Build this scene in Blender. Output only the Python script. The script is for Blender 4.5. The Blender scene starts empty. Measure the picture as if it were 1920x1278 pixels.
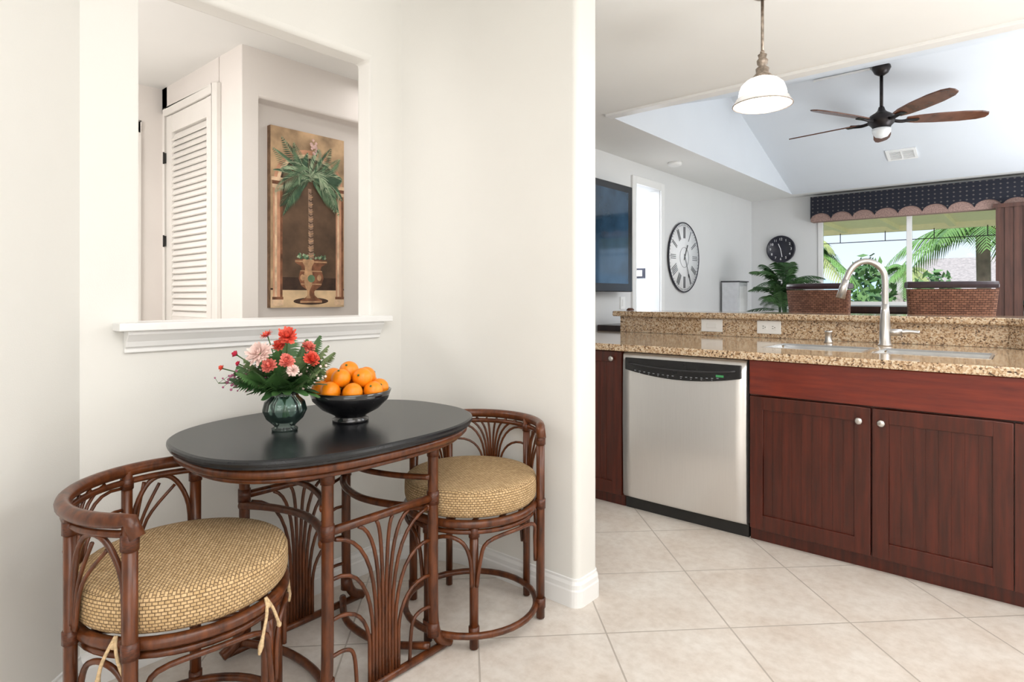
import bpy, math, random
from mathutils import Vector, Matrix
random.seed(7)
S=bpy.context.scene
COL=S.collection
pi=math.pi
def rad(a): return a*pi/180

# ------------------------------------------------------------------ materials
def nn(nt,t,**k):
    n=nt.nodes.new(t)
    for a,b in k.items(): setattr(n,a,b)
    return n
def base(name):
    m=bpy.data.materials.new(name); m.use_nodes=True
    nt=m.node_tree; b=nt.nodes['Principled BSDF']
    return m,nt,b
def ramp(nt,fac,stops):
    r=nn(nt,'ShaderNodeValToRGB')
    e=r.color_ramp.elements
    while len(e)<len(stops): e.new(0.5)
    for i,(p,c) in enumerate(stops):
        e[i].position=p; e[i].color=(*c,1)
    nt.links.new(fac,r.inputs['Fac'])
    return r.outputs['Color']
def noise(nt,scale,detail=4,vec=None,rough=.5):
    n=nn(nt,'ShaderNodeTexNoise'); n.inputs['Scale'].default_value=scale
    n.inputs['Detail'].default_value=detail; n.inputs['Roughness'].default_value=rough
    if vec is None:
        vec=nn(nt,'ShaderNodeTexCoord').outputs['Object']
    nt.links.new(vec,n.inputs['Vector'])
    return n.outputs['Fac']
def mapping(nt,scale=(1,1,1),rot=(0,0,0),loc=(0,0,0)):
    tc=nn(nt,'ShaderNodeTexCoord'); mp=nn(nt,'ShaderNodeMapping')
    mp.inputs['Scale'].default_value=scale; mp.inputs['Rotation'].default_value=rot; mp.inputs['Location'].default_value=loc
    nt.links.new(tc.outputs['Object'],mp.inputs['Vector'])
    return mp.outputs['Vector']
def bump(nt,b,h,strength=.3,dist=.002):
    n=nn(nt,'ShaderNodeBump'); n.inputs['Strength'].default_value=strength; n.inputs['Distance'].default_value=dist
    nt.links.new(h,n.inputs['Height']); nt.links.new(n.outputs['Normal'],b.inputs['Normal'])
def M(name,col,rough=.5,metal=0,var=.06,scale=20,bmp=0,bs=200,coat=0,emis=0,ecol=None,trans=0,spec=None,stretch=(1,1,1)):
    m,nt,b=base(name)
    v=mapping(nt,stretch)
    f=noise(nt,scale,4,v)
    lo=tuple(max(0,c*(1-var)) for c in col); hi=tuple(min(1,c*(1+var)) for c in col)
    nt.links.new(ramp(nt,f,[(.3,lo),(.7,hi)]),b.inputs['Base Color'])
    b.inputs['Roughness'].default_value=rough; b.inputs['Metallic'].default_value=metal
    b.inputs['Coat Weight'].default_value=coat
    b.inputs['Transmission Weight'].default_value=trans
    if spec is not None: b.inputs['Specular IOR Level'].default_value=spec
    if emis:
        b.inputs['Emission Color'].default_value=(*(ecol or col),1); b.inputs['Emission Strength'].default_value=emis
    if bmp: bump(nt,b,noise(nt,bs,3,v),bmp)
    return m

def m_tile():
    m,nt,b=base('floor_tile')
    v=mapping(nt,(1,1,1),(0,0,rad(45)),(2.584,-.957,0))
    br=nn(nt,'ShaderNodeTexBrick'); br.offset=0; br.squash=1
    br.inputs['Scale'].default_value=1; br.inputs['Mortar Size'].default_value=.0032; br.inputs['Mortar Smooth'].default_value=.2
    br.inputs['Brick Width'].default_value=.456; br.inputs['Row Height'].default_value=.456; br.inputs['Bias'].default_value=0
    nt.links.new(v,br.inputs['Vector'])
    n1=noise(nt,3.6,8,None,.65); n2=noise(nt,26,6,None,.65)
    c1=ramp(nt,n1,[(.3,(.66,.58,.51)),(.5,(.73,.67,.61)),(.72,(.79,.75,.70))])
    c2=ramp(nt,n2,[(.35,(.82,.79,.76)),(.6,(1,1,1))])
    mx=nn(nt,'ShaderNodeMix',data_type='RGBA',blend_type='MULTIPLY'); mx.inputs[0].default_value=.65
    nt.links.new(c1,mx.inputs[6]); nt.links.new(c2,mx.inputs[7])
    m2=nn(nt,'ShaderNodeMix',data_type='RGBA'); nt.links.new(br.outputs['Fac'],m2.inputs[0])
    nt.links.new(mx.outputs[2],m2.inputs[6]); m2.inputs[7].default_value=(.46,.41,.36,1)
    nt.links.new(m2.outputs[2],b.inputs['Base Color'])
    inv=nn(nt,'ShaderNodeMath',operation='SUBTRACT'); inv.inputs[0].default_value=1; nt.links.new(br.outputs['Fac'],inv.inputs[1])
    bump(nt,b,inv.outputs[0],.5,.003)
    b.inputs['Roughness'].default_value=.30
    return m
def m_granite():
    m,nt,b=base('speckled_granite')
    tc=nn(nt,'ShaderNodeTexCoord')
    vo=nn(nt,'ShaderNodeTexVoronoi'); vo.inputs['Scale'].default_value=155
    nt.links.new(tc.outputs['Object'],vo.inputs['Vector'])
    sep=nn(nt,'ShaderNodeSeparateColor'); nt.links.new(vo.outputs['Color'],sep.inputs[0])
    n2=noise(nt,65,5,None,.7)
    ad=nn(nt,'ShaderNodeMath',operation='MULTIPLY_ADD'); nt.links.new(sep.outputs[0],ad.inputs[0]); ad.inputs[1].default_value=.55
    nt.links.new(n2,ad.inputs[2])
    c=ramp(nt,ad.outputs[0],[(.45,(.05,.03,.02)),(.56,(.27,.155,.08)),(.68,(.47,.30,.165)),(.83,(.60,.43,.27)),(1,(.71,.59,.43))])
    nt.links.new(c,b.inputs['Base Color']); b.inputs['Roughness'].default_value=.10; b.inputs['Coat Weight'].default_value=.3
    return m
def m_wood(name,c1,c2,rough=.32,scale=(30,30,2.5),coat=.2,spec=.5):
    m,nt,b=base(name)
    v=mapping(nt,scale)
    f=noise(nt,1.6,8,v,.6)
    nt.links.new(ramp(nt,f,[(.3,c1),(.7,c2)]),b.inputs['Base Color'])
    b.inputs['Roughness'].default_value=rough; b.inputs['Coat Weight'].default_value=coat; b.inputs['Coat Roughness'].default_value=.25
    b.inputs['Specular IOR Level'].default_value=spec
    bump(nt,b,f,.12,.001)
    return m
def m_weave(name,ca,cb,cm,R,bw=.017,rh=.0085,vary=.7,ms=.0009,bs=.9):
    m,nt,b=base(name)
    tc=nn(nt,'ShaderNodeTexCoord'); sp=nn(nt,'ShaderNodeSeparateXYZ'); nt.links.new(tc.outputs['Object'],sp.inputs[0])
    at=nn(nt,'ShaderNodeMath',operation='ARCTAN2'); nt.links.new(sp.outputs[1],at.inputs[0]); nt.links.new(sp.outputs[0],at.inputs[1])
    mu=nn(nt,'ShaderNodeMath',operation='MULTIPLY'); nt.links.new(at.outputs[0],mu.inputs[0]); mu.inputs[1].default_value=R
    cs=nn(nt,'ShaderNodeCombineXYZ'); nt.links.new(mu.outputs[0],cs.inputs[0]); nt.links.new(sp.outputs[2],cs.inputs[1])
    ge=nn(nt,'ShaderNodeNewGeometry'); sg=nn(nt,'ShaderNodeSeparateXYZ'); nt.links.new(ge.outputs['Normal'],sg.inputs[0])
    gt=nn(nt,'ShaderNodeMath',operation='GREATER_THAN'); nt.links.new(sg.outputs[2],gt.inputs[0]); gt.inputs[1].default_value=.6
    mx=nn(nt,'ShaderNodeMix',data_type='VECTOR'); nt.links.new(gt.outputs[0],mx.inputs[0]); nt.links.new(cs.outputs[0],mx.inputs[4]); nt.links.new(tc.outputs['Object'],mx.inputs[5])
    br=nn(nt,'ShaderNodeTexBrick'); br.inputs['Scale'].default_value=1; br.inputs['Mortar Size'].default_value=ms; br.inputs['Mortar Smooth'].default_value=1
    br.inputs['Brick Width'].default_value=bw; br.inputs['Row Height'].default_value=rh; br.inputs['Bias'].default_value=0
    br.inputs['Color1'].default_value=(*ca,1); br.inputs['Color2'].default_value=(*cb,1); br.inputs['Mortar'].default_value=(*cm,1)
    nt.links.new(mx.outputs[1],br.inputs['Vector'])
    n2=noise(nt,110,5,None,.75)
    m3=nn(nt,'ShaderNodeMix',data_type='RGBA',blend_type='MULTIPLY'); m3.inputs[0].default_value=vary
    nt.links.new(br.outputs['Color'],m3.inputs[6]); nt.links.new(ramp(nt,n2,[(.32,(.52,.46,.38)),(.55,(1,1,1))]),m3.inputs[7])
    nt.links.new(m3.outputs[2],b.inputs['Base Color']); b.inputs['Roughness'].default_value=.85
    inv=nn(nt,'ShaderNodeMath',operation='SUBTRACT'); inv.inputs[0].default_value=1; nt.links.new(br.outputs['Fac'],inv.inputs[1])
    bump(nt,b,inv.outputs[0],bs,.004)
    return m
def m_steel(name,col=(.72,.70,.67),rough=.3,st=(400,400,3)):
    m,nt,b=base(name)
    v=mapping(nt,st); f=noise(nt,1,3,v)
    nt.links.new(ramp(nt,f,[(.2,tuple(c*.94 for c in col)),(.8,col)]),b.inputs['Base Color'])
    b.inputs['Metallic'].default_value=.85; b.inputs['Roughness'].default_value=rough
    return m
def m_dots(name,bg,fg,sx=.06,sz=.05):
    m,nt,b=base(name)
    v=mapping(nt,(1/sx,1/sx,1/sz))
    fr=nn(nt,'ShaderNodeVectorMath',operation='FRACTION'); nt.links.new(v,fr.inputs[0])
    sb=nn(nt,'ShaderNodeVectorMath',operation='SUBTRACT'); nt.links.new(fr.outputs[0],sb.inputs[0]); sb.inputs[1].default_value=(.5,.5,.5)
    sp=nn(nt,'ShaderNodeSeparateXYZ'); nt.links.new(sb.outputs[0],sp.inputs[0])
    a=nn(nt,'ShaderNodeMath',operation='ABSOLUTE'); nt.links.new(sp.outputs[0],a.inputs[0])
    c=nn(nt,'ShaderNodeMath',operation='ABSOLUTE'); nt.links.new(sp.outputs[2],c.inputs[0])
    s=nn(nt,'ShaderNodeMath',operation='ADD'); nt.links.new(a.outputs[0],s.inputs[0]); nt.links.new(c.outputs[0],s.inputs[1])
    l=nn(nt,'ShaderNodeMath',operation='LESS_THAN'); nt.links.new(s.outputs[0],l.inputs[0]); l.inputs[1].default_value=.2
    mx=nn(nt,'ShaderNodeMix',data_type='RGBA'); nt.links.new(l.outputs[0],mx.inputs[0]); mx.inputs[6].default_value=(*bg,1); mx.inputs[7].default_value=(*fg,1)
    nt.links.new(mx.outputs[2],b.inputs['Base Color']); b.inputs['Roughness'].default_value=.9
    return m
def m_pane():
    m,nt,b=base('clear_pane')
    o=nt.nodes['Material Output']; t=nn(nt,'ShaderNodeBsdfTransparent'); g=nn(nt,'ShaderNodeBsdfGlossy'); g.inputs['Roughness'].default_value=.02
    f=nn(nt,'ShaderNodeFresnel'); f.inputs['IOR'].default_value=1.2
    mx=nn(nt,'ShaderNodeMixShader'); nt.links.new(f.outputs[0],mx.inputs[0]); nt.links.new(t.outputs[0],mx.inputs[1]); nt.links.new(g.outputs[0],mx.inputs[2])
    nt.links.new(mx.outputs[0],o.inputs['Surface'])
    return m
def m_vase():
    m,nt,b=base('tinted_vase_glass')
    o=nt.nodes['Material Output']; t=nn(nt,'ShaderNodeBsdfTransparent'); g=nn(nt,'ShaderNodeBsdfGlossy'); g.inputs['Roughness'].default_value=.03
    d=nn(nt,'ShaderNodeBsdfTranslucent'); d.inputs['Color'].default_value=(.36,.54,.50,1)
    d2=nn(nt,'ShaderNodeBsdfDiffuse'); d2.inputs['Color'].default_value=(.14,.24,.22,1)
    nt.links.new(ramp(nt,noise(nt,30,3),[(.3,(.76,.87,.84)),(.7,(.86,.94,.91))]),t.inputs['Color'])
    m0=nn(nt,'ShaderNodeMixShader'); m0.inputs[0].default_value=.5; nt.links.new(d.outputs[0],m0.inputs[1]); nt.links.new(d2.outputs[0],m0.inputs[2])
    m1=nn(nt,'ShaderNodeMixShader'); m1.inputs[0].default_value=.14; nt.links.new(t.outputs[0],m1.inputs[1]); nt.links.new(m0.outputs[0],m1.inputs[2])
    f=nn(nt,'ShaderNodeFresnel'); f.inputs['IOR'].default_value=1.5
    mx=nn(nt,'ShaderNodeMixShader'); nt.links.new(f.outputs[0],mx.inputs[0]); nt.links.new(m1.outputs[0],mx.inputs[1]); nt.links.new(g.outputs[0],mx.inputs[2])
    nt.links.new(mx.outputs[0],o.inputs['Surface'])
    return m

WALL=M('wall_paint_cream',(.785,.775,.74),.6,var=.012,scale=3,bmp=.12,bs=260)
WALLH=M('wall_paint_hall',(.80,.755,.72),.6,var=.012,scale=3,bmp=.1,bs=260)
WALLL=M('wall_paint_living',(.76,.765,.765),.6,var=.012,scale=3,bmp=.1,bs=260)
CEILM=M('ceiling_paint',(.84,.84,.82),.75,var=.01,scale=3,bmp=.08,bs=300)
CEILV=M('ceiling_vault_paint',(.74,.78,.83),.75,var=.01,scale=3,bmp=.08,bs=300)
TRIM=M('trim_white',(.87,.87,.86),.35,var=.01)
TRIMH=M('trim_hall',(.81,.78,.74),.4,var=.01)
TILE=m_tile(); GRAN=m_granite()
RATT=m_wood('rattan_redbrown',(.034,.009,.003),(.165,.046,.013),.30,(25,25,6),.12,.4)
BIND=m_wood('rattan_binding',(.036,.009,.003),(.13,.034,.011),.38,(60,60,200),.1,.4)
CHER=m_wood('cherry_front',(.105,.010,.004),(.20,.022,.008),.26,(3,30,30),.2)
CHERD=m_wood('cherry_dark',(.038,.007,.003),(.100,.016,.007),.32,(30,30,2.2),.15,.4)
TOPM=M('black_tabletop',(.011,.012,.014),.27,var=.25,scale=9,spec=.45)
STRAW=m_weave('woven_straw',(.70,.49,.265),(.54,.36,.175),(.33,.205,.10),.243,.0125,.0080,.6,.0013,.9)
STRAWP=M('straw_plain',(.62,.45,.26),.85,var=.25,scale=150,bmp=.5,bs=300)
STEEL=m_steel('brushed_steel',(.81,.80,.79),.34)
NICK=M('brushed_nickel',(.58,.56,.54),.30,1,var=.03)
BLK=M('black_plastic',(.012,.012,.013),.25,var=.2)
BLKM=M('black_matte',(.015,.014,.013),.6,var=.2)
WPL=M('white_plastic',(.92,.92,.91),.3,var=.01)
GREY=M('grey_print',(.22,.23,.25),.5)
GRN=M('green_light',(.05,.28,.10),.4,emis=.05)
ORNG=M('orange_peel',(.95,.265,.005),.34,var=.10,scale=14,bmp=.3,bs=420)
STEMG=M('stem_green',(.06,.13,.03),.6,var=.2)
BOWL=M('black_lacquer',(.008,.008,.009),.14,var=.1,coat=.5)
GLS=m_vase()
LEAF=M('leaf_dark',(.030,.085,.025),.5,var=.45,scale=25)
LEAFM=M('leaf_mid',(.065,.155,.045),.5,var=.4,scale=18)
FERN=M('leaf_fern',(.16,.24,.10),.6,var=.35,scale=25)
PALML=M('palm_bright',(.16,.30,.07),.5,var=.5,scale=1.2)
PALMY=M('palm_yellow',(.42,.47,.16),.5,var=.4,scale=1.5)
BUSH=M('bush_green',(.14,.26,.08),.6,var=.6,scale=2.5)
TRUNK=M('palm_trunk',(.22,.16,.11),.85,var=.3,scale=8)
RED=M('petal_coral',(.88,.12,.075),.6,var=.2,scale=60)
PINK=M('petal_pink',(.88,.24,.19),.6,var=.2,scale=60)
BLUSH=M('petal_blush',(.93,.70,.64),.6,var=.08,scale=60)
ROSE=M('petal_rose',(.70,.04,.09),.55,var=.25,scale=60)
MAUV=M('filler_mauve',(.42,.12,.22),.7,var=.3,scale=60)
WICK=m_weave('wicker_brown',(.30,.135,.08),(.18,.075,.045),(.035,.013,.008),.3,.03,.014,.7,.002)
LEATH=M('dark_leather',(.030,.013,.018),.28,var=.2,bmp=.15,bs=120)
DKW=m_wood('espresso_wood',(.012,.006,.005),(.04,.016,.012),.3)
BLADE=m_wood('fan_blade_walnut',(.07,.025,.013),(.19,.075,.042),.25,(4,4,4))
BRZ=M('aged_bronze',(.025,.02,.02),.35,.6,var=.2)
PEW=M('antique_pewter',(.36,.30,.25),.4,.9,var=.4,scale=60)
SHADE=M('frosted_shade',(.95,.93,.90),.4,emis=1.5,ecol=(1,.98,.94))
SHCL=M('ribbed_clear_glass',(.8,.8,.8),.12,trans=.6,emis=.1,ecol=(1,.98,.95))
FGL=M('fan_light_bowl',(.8,.82,.82),.25,emis=.1,ecol=(1,1,1))
NAVY=m_dots('valance_navy',(.010,.011,.020),(.11,.10,.095),.055,.045)
TANB=M('valance_tan',(.32,.21,.18),.9,var=.35,scale=80)
BLINDM=m_wood('blind_brown',(.05,.018,.012),(.11,.04,.025),.5,(20,20,2))
PANE=m_pane()
CLKF=M('clock_face',(.88,.89,.90),.4,var=.03,emis=.06,ecol=(1,1,1))
CLKD=M('clock_dark',(.022,.022,.035),.35,var=.2)
PALE=M('pale_lacquer',(.74,.76,.80),.3,var=.05)
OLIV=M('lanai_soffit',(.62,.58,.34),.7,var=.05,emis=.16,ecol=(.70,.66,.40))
ROOFM=M('roof_shingle',(.46,.39,.35),.9,var=.25,scale=12)
HILL=M('hill_blue',(.42,.55,.70),1,var=.08,scale=.1,emis=.12,ecol=(.5,.65,.85))  # distance haze is put into this blue, plus a faint glow
GRASS=M('garden_ground',(.12,.19,.07),1,var=.4,scale=.6)
SIDEW=M('bedroom_paint',(.78,.81,.85),.7,var=.01)
CURT=M('grey_curtain',(.45,.45,.43),.8,var=.1)

# ------------------------------------------------------------------ mesh builder
def cr(pts,n=6,closed=False):
    P=[Vector(p) for p in pts]; out=[]; N=len(P)
    rng=range(N) if closed else range(N-1)
    for i in rng:
        if closed: a,b,c,d=P[(i-1)%N],P[i],P[(i+1)%N],P[(i+2)%N]
        else: a,b,c,d=P[max(i-1,0)],P[i],P[i+1],P[min(i+2,N-1)]
        for j in range(n):
            t=j/n
            out.append(.5*((2*b)+(c-a)*t+(2*a-5*b+4*c-d)*t*t+(-a+3*b-3*c+d)*t**3))
    if not closed: out.append(P[-1])
    return out
def arc(r,a0,a1,z,n=24,c=(0,0)):
    return [Vector((c[0]+r*math.cos(rad(a0+(a1-a0)*i/n)),c[1]+r*math.sin(rad(a0+(a1-a0)*i/n)),z)) for i in range(n+1)]
class MB:
    def __init__(s): s.v=[];s.f=[];s.m=[];s.s=[]
    def add(s,vs,fs,mat=0,sm=False):
        o=len(s.v); s.v+= [tuple(v) for v in vs]
        for f in fs: s.f.append([i+o for i in f]); s.m.append(mat); s.s.append(sm)
    def box(s,x0,x1,y0,y1,z0,z1,mat=0):
        vs=[(x,y,z) for z in (z0,z1) for y in (y0,y1) for x in (x0,x1)]
        s.add(vs,[(0,2,3,1),(4,5,7,6),(0,1,5,4),(2,6,7,3),(0,4,6,2),(1,3,7,5)],mat)
    def prism(s,poly,z0,z1,mat=0,fn=None):
        n=len(poly); fn=fn or (lambda x,y,z:(x,y,z))
        vs=[fn(x,y,z0) for x,y in poly]+[fn(x,y,z1) for x,y in poly]
        s.add(vs,[list(range(n))[::-1],list(range(n,2*n))]+[(i,(i+1)%n,n+(i+1)%n,n+i) for i in range(n)],mat)
    def tube(s,pts,r,n=8,mat=0,closed=False):
        P=[Vector(p) for p in pts]; N=len(P)
        if N<2: return
        T=[]
        for i in range(N):
            if closed: t=P[(i+1)%N]-P[(i-1)%N]
            else: t=P[min(i+1,N-1)]-P[max(i-1,0)]
            T.append(t.normalized() if t.length>1e-9 else Vector((0,0,1)))
        u=T[0].orthogonal().normalized(); vs=[]
        for i in range(N):
            u=(u-T[i]*u.dot(T[i]))
            u=u.normalized() if u.length>1e-6 else T[i].orthogonal().normalized()
            w=T[i].cross(u); rr=r[i] if isinstance(r,(list,tuple)) else r
            for j in range(n):
                a=2*pi*j/n; vs.append(P[i]+(u*math.cos(a)+w*math.sin(a))*rr)
        fs=[]
        for i in range(N if closed else N-1):
            k=(i+1)%N
            for j in range(n): fs.append((i*n+j,i*n+(j+1)%n,k*n+(j+1)%n,k*n+j))
        if not closed: fs+= [list(range(n))[::-1],list(range((N-1)*n,N*n))]
        s.add(vs,fs,mat,True)
    def lathe(s,prof,n=32,c=(0,0,0),mat=0,mx=None,sm=True,rib=0,nr=12):
        vs=[]; 
        for r,z in prof:
            for j in range(n):
                a=2*pi*j/n; q=r*(1+rib*math.cos(nr*a)*min(1,r/.05)); p=Vector((q*math.cos(a),q*math.sin(a),z))
                if mx: p=mx@p
                vs.append(p+Vector(c))
        fs=[]
        for i in range(len(prof)-1):
            for j in range(n): fs.append((i*n+j,i*n+(j+1)%n,(i+1)*n+(j+1)%n,(i+1)*n+j))
        if prof[0][0]>1e-6: fs.append(list(range(n))[::-1])
        if prof[-1][0]>1e-6: fs.append(list(range((len(prof)-1)*n,len(prof)*n)))
        s.add(vs,fs,mat,sm)
    def ball(s,c,r,n=14,mat=0,sc=(1,1,1)):
        prof=[(max(1e-5,math.sin(pi*i/n))*r,-math.cos(pi*i/n)*r) for i in range(n+1)]
        s.lathe(prof,n+4,c,mat,Matrix.Diagonal((*sc,)))
    def obj(s,name,mats,parent=None,loc=(0,0,0),rot=(0,0,0),bev=0,seg=2,ang=40):
        me=bpy.data.meshes.new(name)
        me.from_pydata(s.v,[],s.f)
        for m in (mats if isinstance(mats,(list,tuple)) else [mats]): me.materials.append(m)
        me.polygons.foreach_set('material_index',s.m); me.polygons.foreach_set('use_smooth',s.s)
        import bmesh
        bm=bmesh.new(); bm.from_mesh(me)
        bmesh.ops.remove_doubles(bm,verts=bm.verts,dist=1e-6)
        bmesh.ops.recalc_face_normals(bm,faces=bm.faces); bm.to_mesh(me); bm.free()
        o=bpy.data.objects.new(name,me); COL.objects.link(o); o.location=loc; o.rotation_euler=rot
        if parent: o.parent=parent
        if bev:
            b=o.modifiers.new('bevel','BEVEL'); b.width=bev; b.segments=seg; b.limit_method='ANGLE'; b.angle_limit=rad(ang)
        return o
def tag(o,label,cat,group=None):
    o['label']=label; o['category']=cat
    if group: o['group']=group
    return o
def empty(name,loc,rz=0,label='',cat='',group=None):
    o=bpy.data.objects.new(name,None); COL.objects.link(o); o.location=loc; o.rotation_euler=(0,0,rz); o.empty_display_size=.1
    return tag(o,label,cat,group)
def struct(o): o['kind']='structure'; return o
def cut(o,boxes):
    for bx in boxes:
        mb=MB(); mb.box(*bx); c=mb.obj('cutter',[TRIM])
        md=o.modifiers.new('b','BOOLEAN'); md.operation='DIFFERENCE'; md.object=c; md.solver='EXACT'
        dg=bpy.context.evaluated_depsgraph_get(); dg.update()
        me=bpy.data.meshes.new_from_object(o.evaluated_get(dg)); o.modifiers.remove(md); o.data=me
        bpy.data.objects.remove(c)
    return o
def bev(o,w,seg=3,ang=50):
    b=o.modifiers.new('bevel','BEVEL'); b.width=w; b.segments=seg; b.limit_method='ANGLE'; b.angle_limit=rad(ang); return o
def copy_thing(root,loc,rz,skip=()):
    r=root.copy(); COL.objects.link(r); r.location=loc; r.rotation_euler=(0,0,rz)
    for ch in [c for c in root.children]:
        if ch.name.split('.')[0] in skip: continue
        k=ch.copy(); COL.objects.link(k); k.parent=r
        for g in [c for c in ch.children]:
            q=g.copy(); COL.objects.link(q); q.parent=k
    return r

# ------------------------------------------------------------------ camera
cam=bpy.data.cameras.new('camera'); co=bpy.data.objects.new('camera',cam); COL.objects.link(co)
cam.sensor_width=36; cam.lens=1135/1920*36; cam.shift_y=-83/1920
co.location=(0,0,1.2); co.rotation_euler=(rad(90),0,rad(40.6)); cam.clip_start=.05; cam.clip_end=500
S.camera=co

# ------------------------------------------------------------------ shell
mb=MB(); mb.box(-5.2,3.2,-2.4,8.2,-.1,0); struct(mb.obj('floor',[TILE]))
HN=2.80
B0,B1,B2=Vector((-2.2,1.782)),Vector((-2.06,1.915)),Vector((-1.90,1.934))
curve=[tuple((1-t)**2*B0+2*t*(1-t)*B1+t*t*B2) for t in [i/10 for i in range(11)]]
def rc(cx,cy,r,a0,a1,n=6): return [(cx+r*math.cos(rad(a0+(a1-a0)*i/n)),cy+r*math.sin(rad(a0+(a1-a0)*i/n))) for i in range(n+1)]
rr=.028
front=[(-1.96,-2.3),(-1.96,.303),(-2.2,.543)]+curve+rc(-1.327-rr,1.934+rr,rr,-90,0)+rc(-1.327-rr,2.082-rr,rr,0,90)
plan=front+[(-2.2,2.082),(-2.2,2.7),(-2.31,2.7),(-2.31,-2.3)]
mb=MB(); mb.prism(plan,0,HN); w=mb.obj('wall_nook',[WALL]); cut(w,[(-2.6,-2.0,.707,1.617,1.085,2.238)])
w.data.polygons.foreach_set('use_smooth',[True]*len(w.data.polygons)); w.data.set_sharp_from_angle(angle=rad(25)); bev(w,.018); struct(w)
def base_board(name,pts,side=1,mat=TRIM):
    prof=[(.0,0),(.014,0),(.014,.062),(.011,.068),(.011,.085),(.005,.097),(.005,.106),(0,.108)]
    P=[Vector((x,y)) for x,y in pts]; N=len(P); mb=MB(); vs=[]
    for i in range(N):
        ns=[]
        if i>0: d=(P[i]-P[i-1]).normalized(); ns.append(Vector((d.y,-d.x))*side)
        if i<N-1: d=(P[i+1]-P[i]).normalized(); ns.append(Vector((d.y,-d.x))*side)
        if len(ns)==2: n=(ns[0]+ns[1]); n=n/ (n.length**2/2)
        else: n=ns[0]
        for d,z in prof: q=P[i]+n*d; vs.append((q.x,q.y,z))
    k=len(prof); fs=[]
    for i in range(N-1):
        for j in range(k-1): fs.append((i*k+j,i*k+j+1,(i+1)*k+j+1,(i+1)*k+j))
    fs+=[list(range(k)),list(range((N-1)*k,N*k))]
    mb.add(vs,fs); return struct(mb.obj(name,[mat]))
base_board('baseboard_nook',front+[(-2.18,2.082)],1)
mb=MB(); y0,y1=.63,1.685
mb.box(-2.325,-2.135,y0,y1,1.092,1.117)
prof=[(-2.2,1.02),(-2.188,1.02),(-2.188,1.034),(-2.180,1.040),(-2.174,1.056),(-2.160,1.074),(-2.155,1.080),(-2.155,1.092),(-2.2,1.092)]
mb.prism([(a,b) for a,b in prof],y0+.03,y1-.03,0,lambda x,y,z:(x,z,y))
struct(mb.obj('trim_sill',[TRIM],bev=.003))
# hall
mb=MB(); mb.box(-3.19,-2.94,1.39,2.65,0,2.46); o=mb.obj('wall_hall',[WALLH]); cut(o,[(-3.04,-2.9,1.48,2.55,.9,2.2)]); bev(o,.012); struct(o)
mb=MB(); mb.box(-3.95,-3.88,1.39,1.5,0,2.46);mb.box(-3.95,-3.19,1.39,1.44,2.29,2.46); mb.box(-3.95,-3.19,1.44,1.5,0,2.46); struct(mb.obj('wall_closet',[WALLH]))
mb=MB(); mb.box(-4.05,-3.95,-2.3,1.5,0,2.46); o=mb.obj('wall_hall_far',[WALLH]); cut(o,[(-4.2,-3.9,.42,1.2,-.1,2.15)]); struct(o)
mb=MB(); mb.box(-5.2,-5.1,-2.3,2.7,0,2.46); mb.box(-5.2,-4.05,1.5,1.6,0,2.46); struct(mb.obj('wall_bath',[WALLH]))
mb=MB(); mb.box(-5.2,-2.31,-2.4,-2.3,0,2.46); struct(mb.obj('wall_hall_end',[WALLH]))
mb=MB(); mb.box(-2.94,-2.2,2.70,2.75,0,2.46); struct(mb.obj('wall_hall_back',[WALLH]))
mb=MB()
for a,b in ((1.2,1.27),(.35,.42)): mb.box(-3.95,-3.93,a,b,0,2.22)
mb.box(-3.95,-3.93,.35,1.27,2.15,2.22); struct(mb.obj('trim_bath_door',[TRIMH],bev=.004))
mb=MB(); mb.box(-3.88,-3.85,1.365,1.39,0,2.30); mb.box(-3.22,-3.16,1.365,1.39,0,2.30); mb.box(-3.85,-3.22,1.365,1.39,2.255,2.30); struct(mb.obj('trim_closet',[TRIMH],bev=.004))
mb=MB(); x0,x1=-3.845,-3.225
mb.box(x0,x0+.075,1.375,1.41,.02,2.250); mb.box(x1-.075,x1,1.375,1.41,.02,2.250)
for z0,z1 in ((.02,.2),(1.0,1.09),(2.15,2.250)): mb.box(x0+.075,x1-.075,1.378,1.407,z0,z1)
mb.box(x0+.07,x1-.07,1.404,1.408,.1,2.2)
z=.21
while z<2.13:
    if not(.975<z<1.085):
        mb.add([(x0+.074,1.382,z),(x1-.074,1.382,z),(x1-.074,1.400,z+.036),(x0+.074,1.400,z+.036),(x0+.074,1.376,z+.005),(x1-.074,1.376,z+.005),(x1-.074,1.394,z+.041),(x0+.074,1.394,z+.041)],
           [(0,1,2,3),(4,7,6,5),(0,4,5,1),(3,2,6,7),(0,3,7,4),(1,5,6,2)])
    z+=.035
d=struct(mb.obj('door_1',[TRIMH]))
for z in (1.525,2.01,.4):
    mb=MB(); mb.box(-3.853,-3.843,1.364,1.374,z-.030,z+.030); mb.tube([(-3.848,1.361,z-.034),(-3.848,1.361,z+.034)],.0045); mb.obj('hinge',[BLKM],d)
mb=MB(); pts=[( -4.6+.02*math.sin(i*1.3), .3+i*.03) for i in range(20)]
mb.prism(pts+[(x-.02,y) for x,y in pts[::-1]],.3,1.85); o=mb.obj('shower_curtain',[CURT]); tag(o,'grey hanging curtain seen through the bathroom doorway','curtain')
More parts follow.
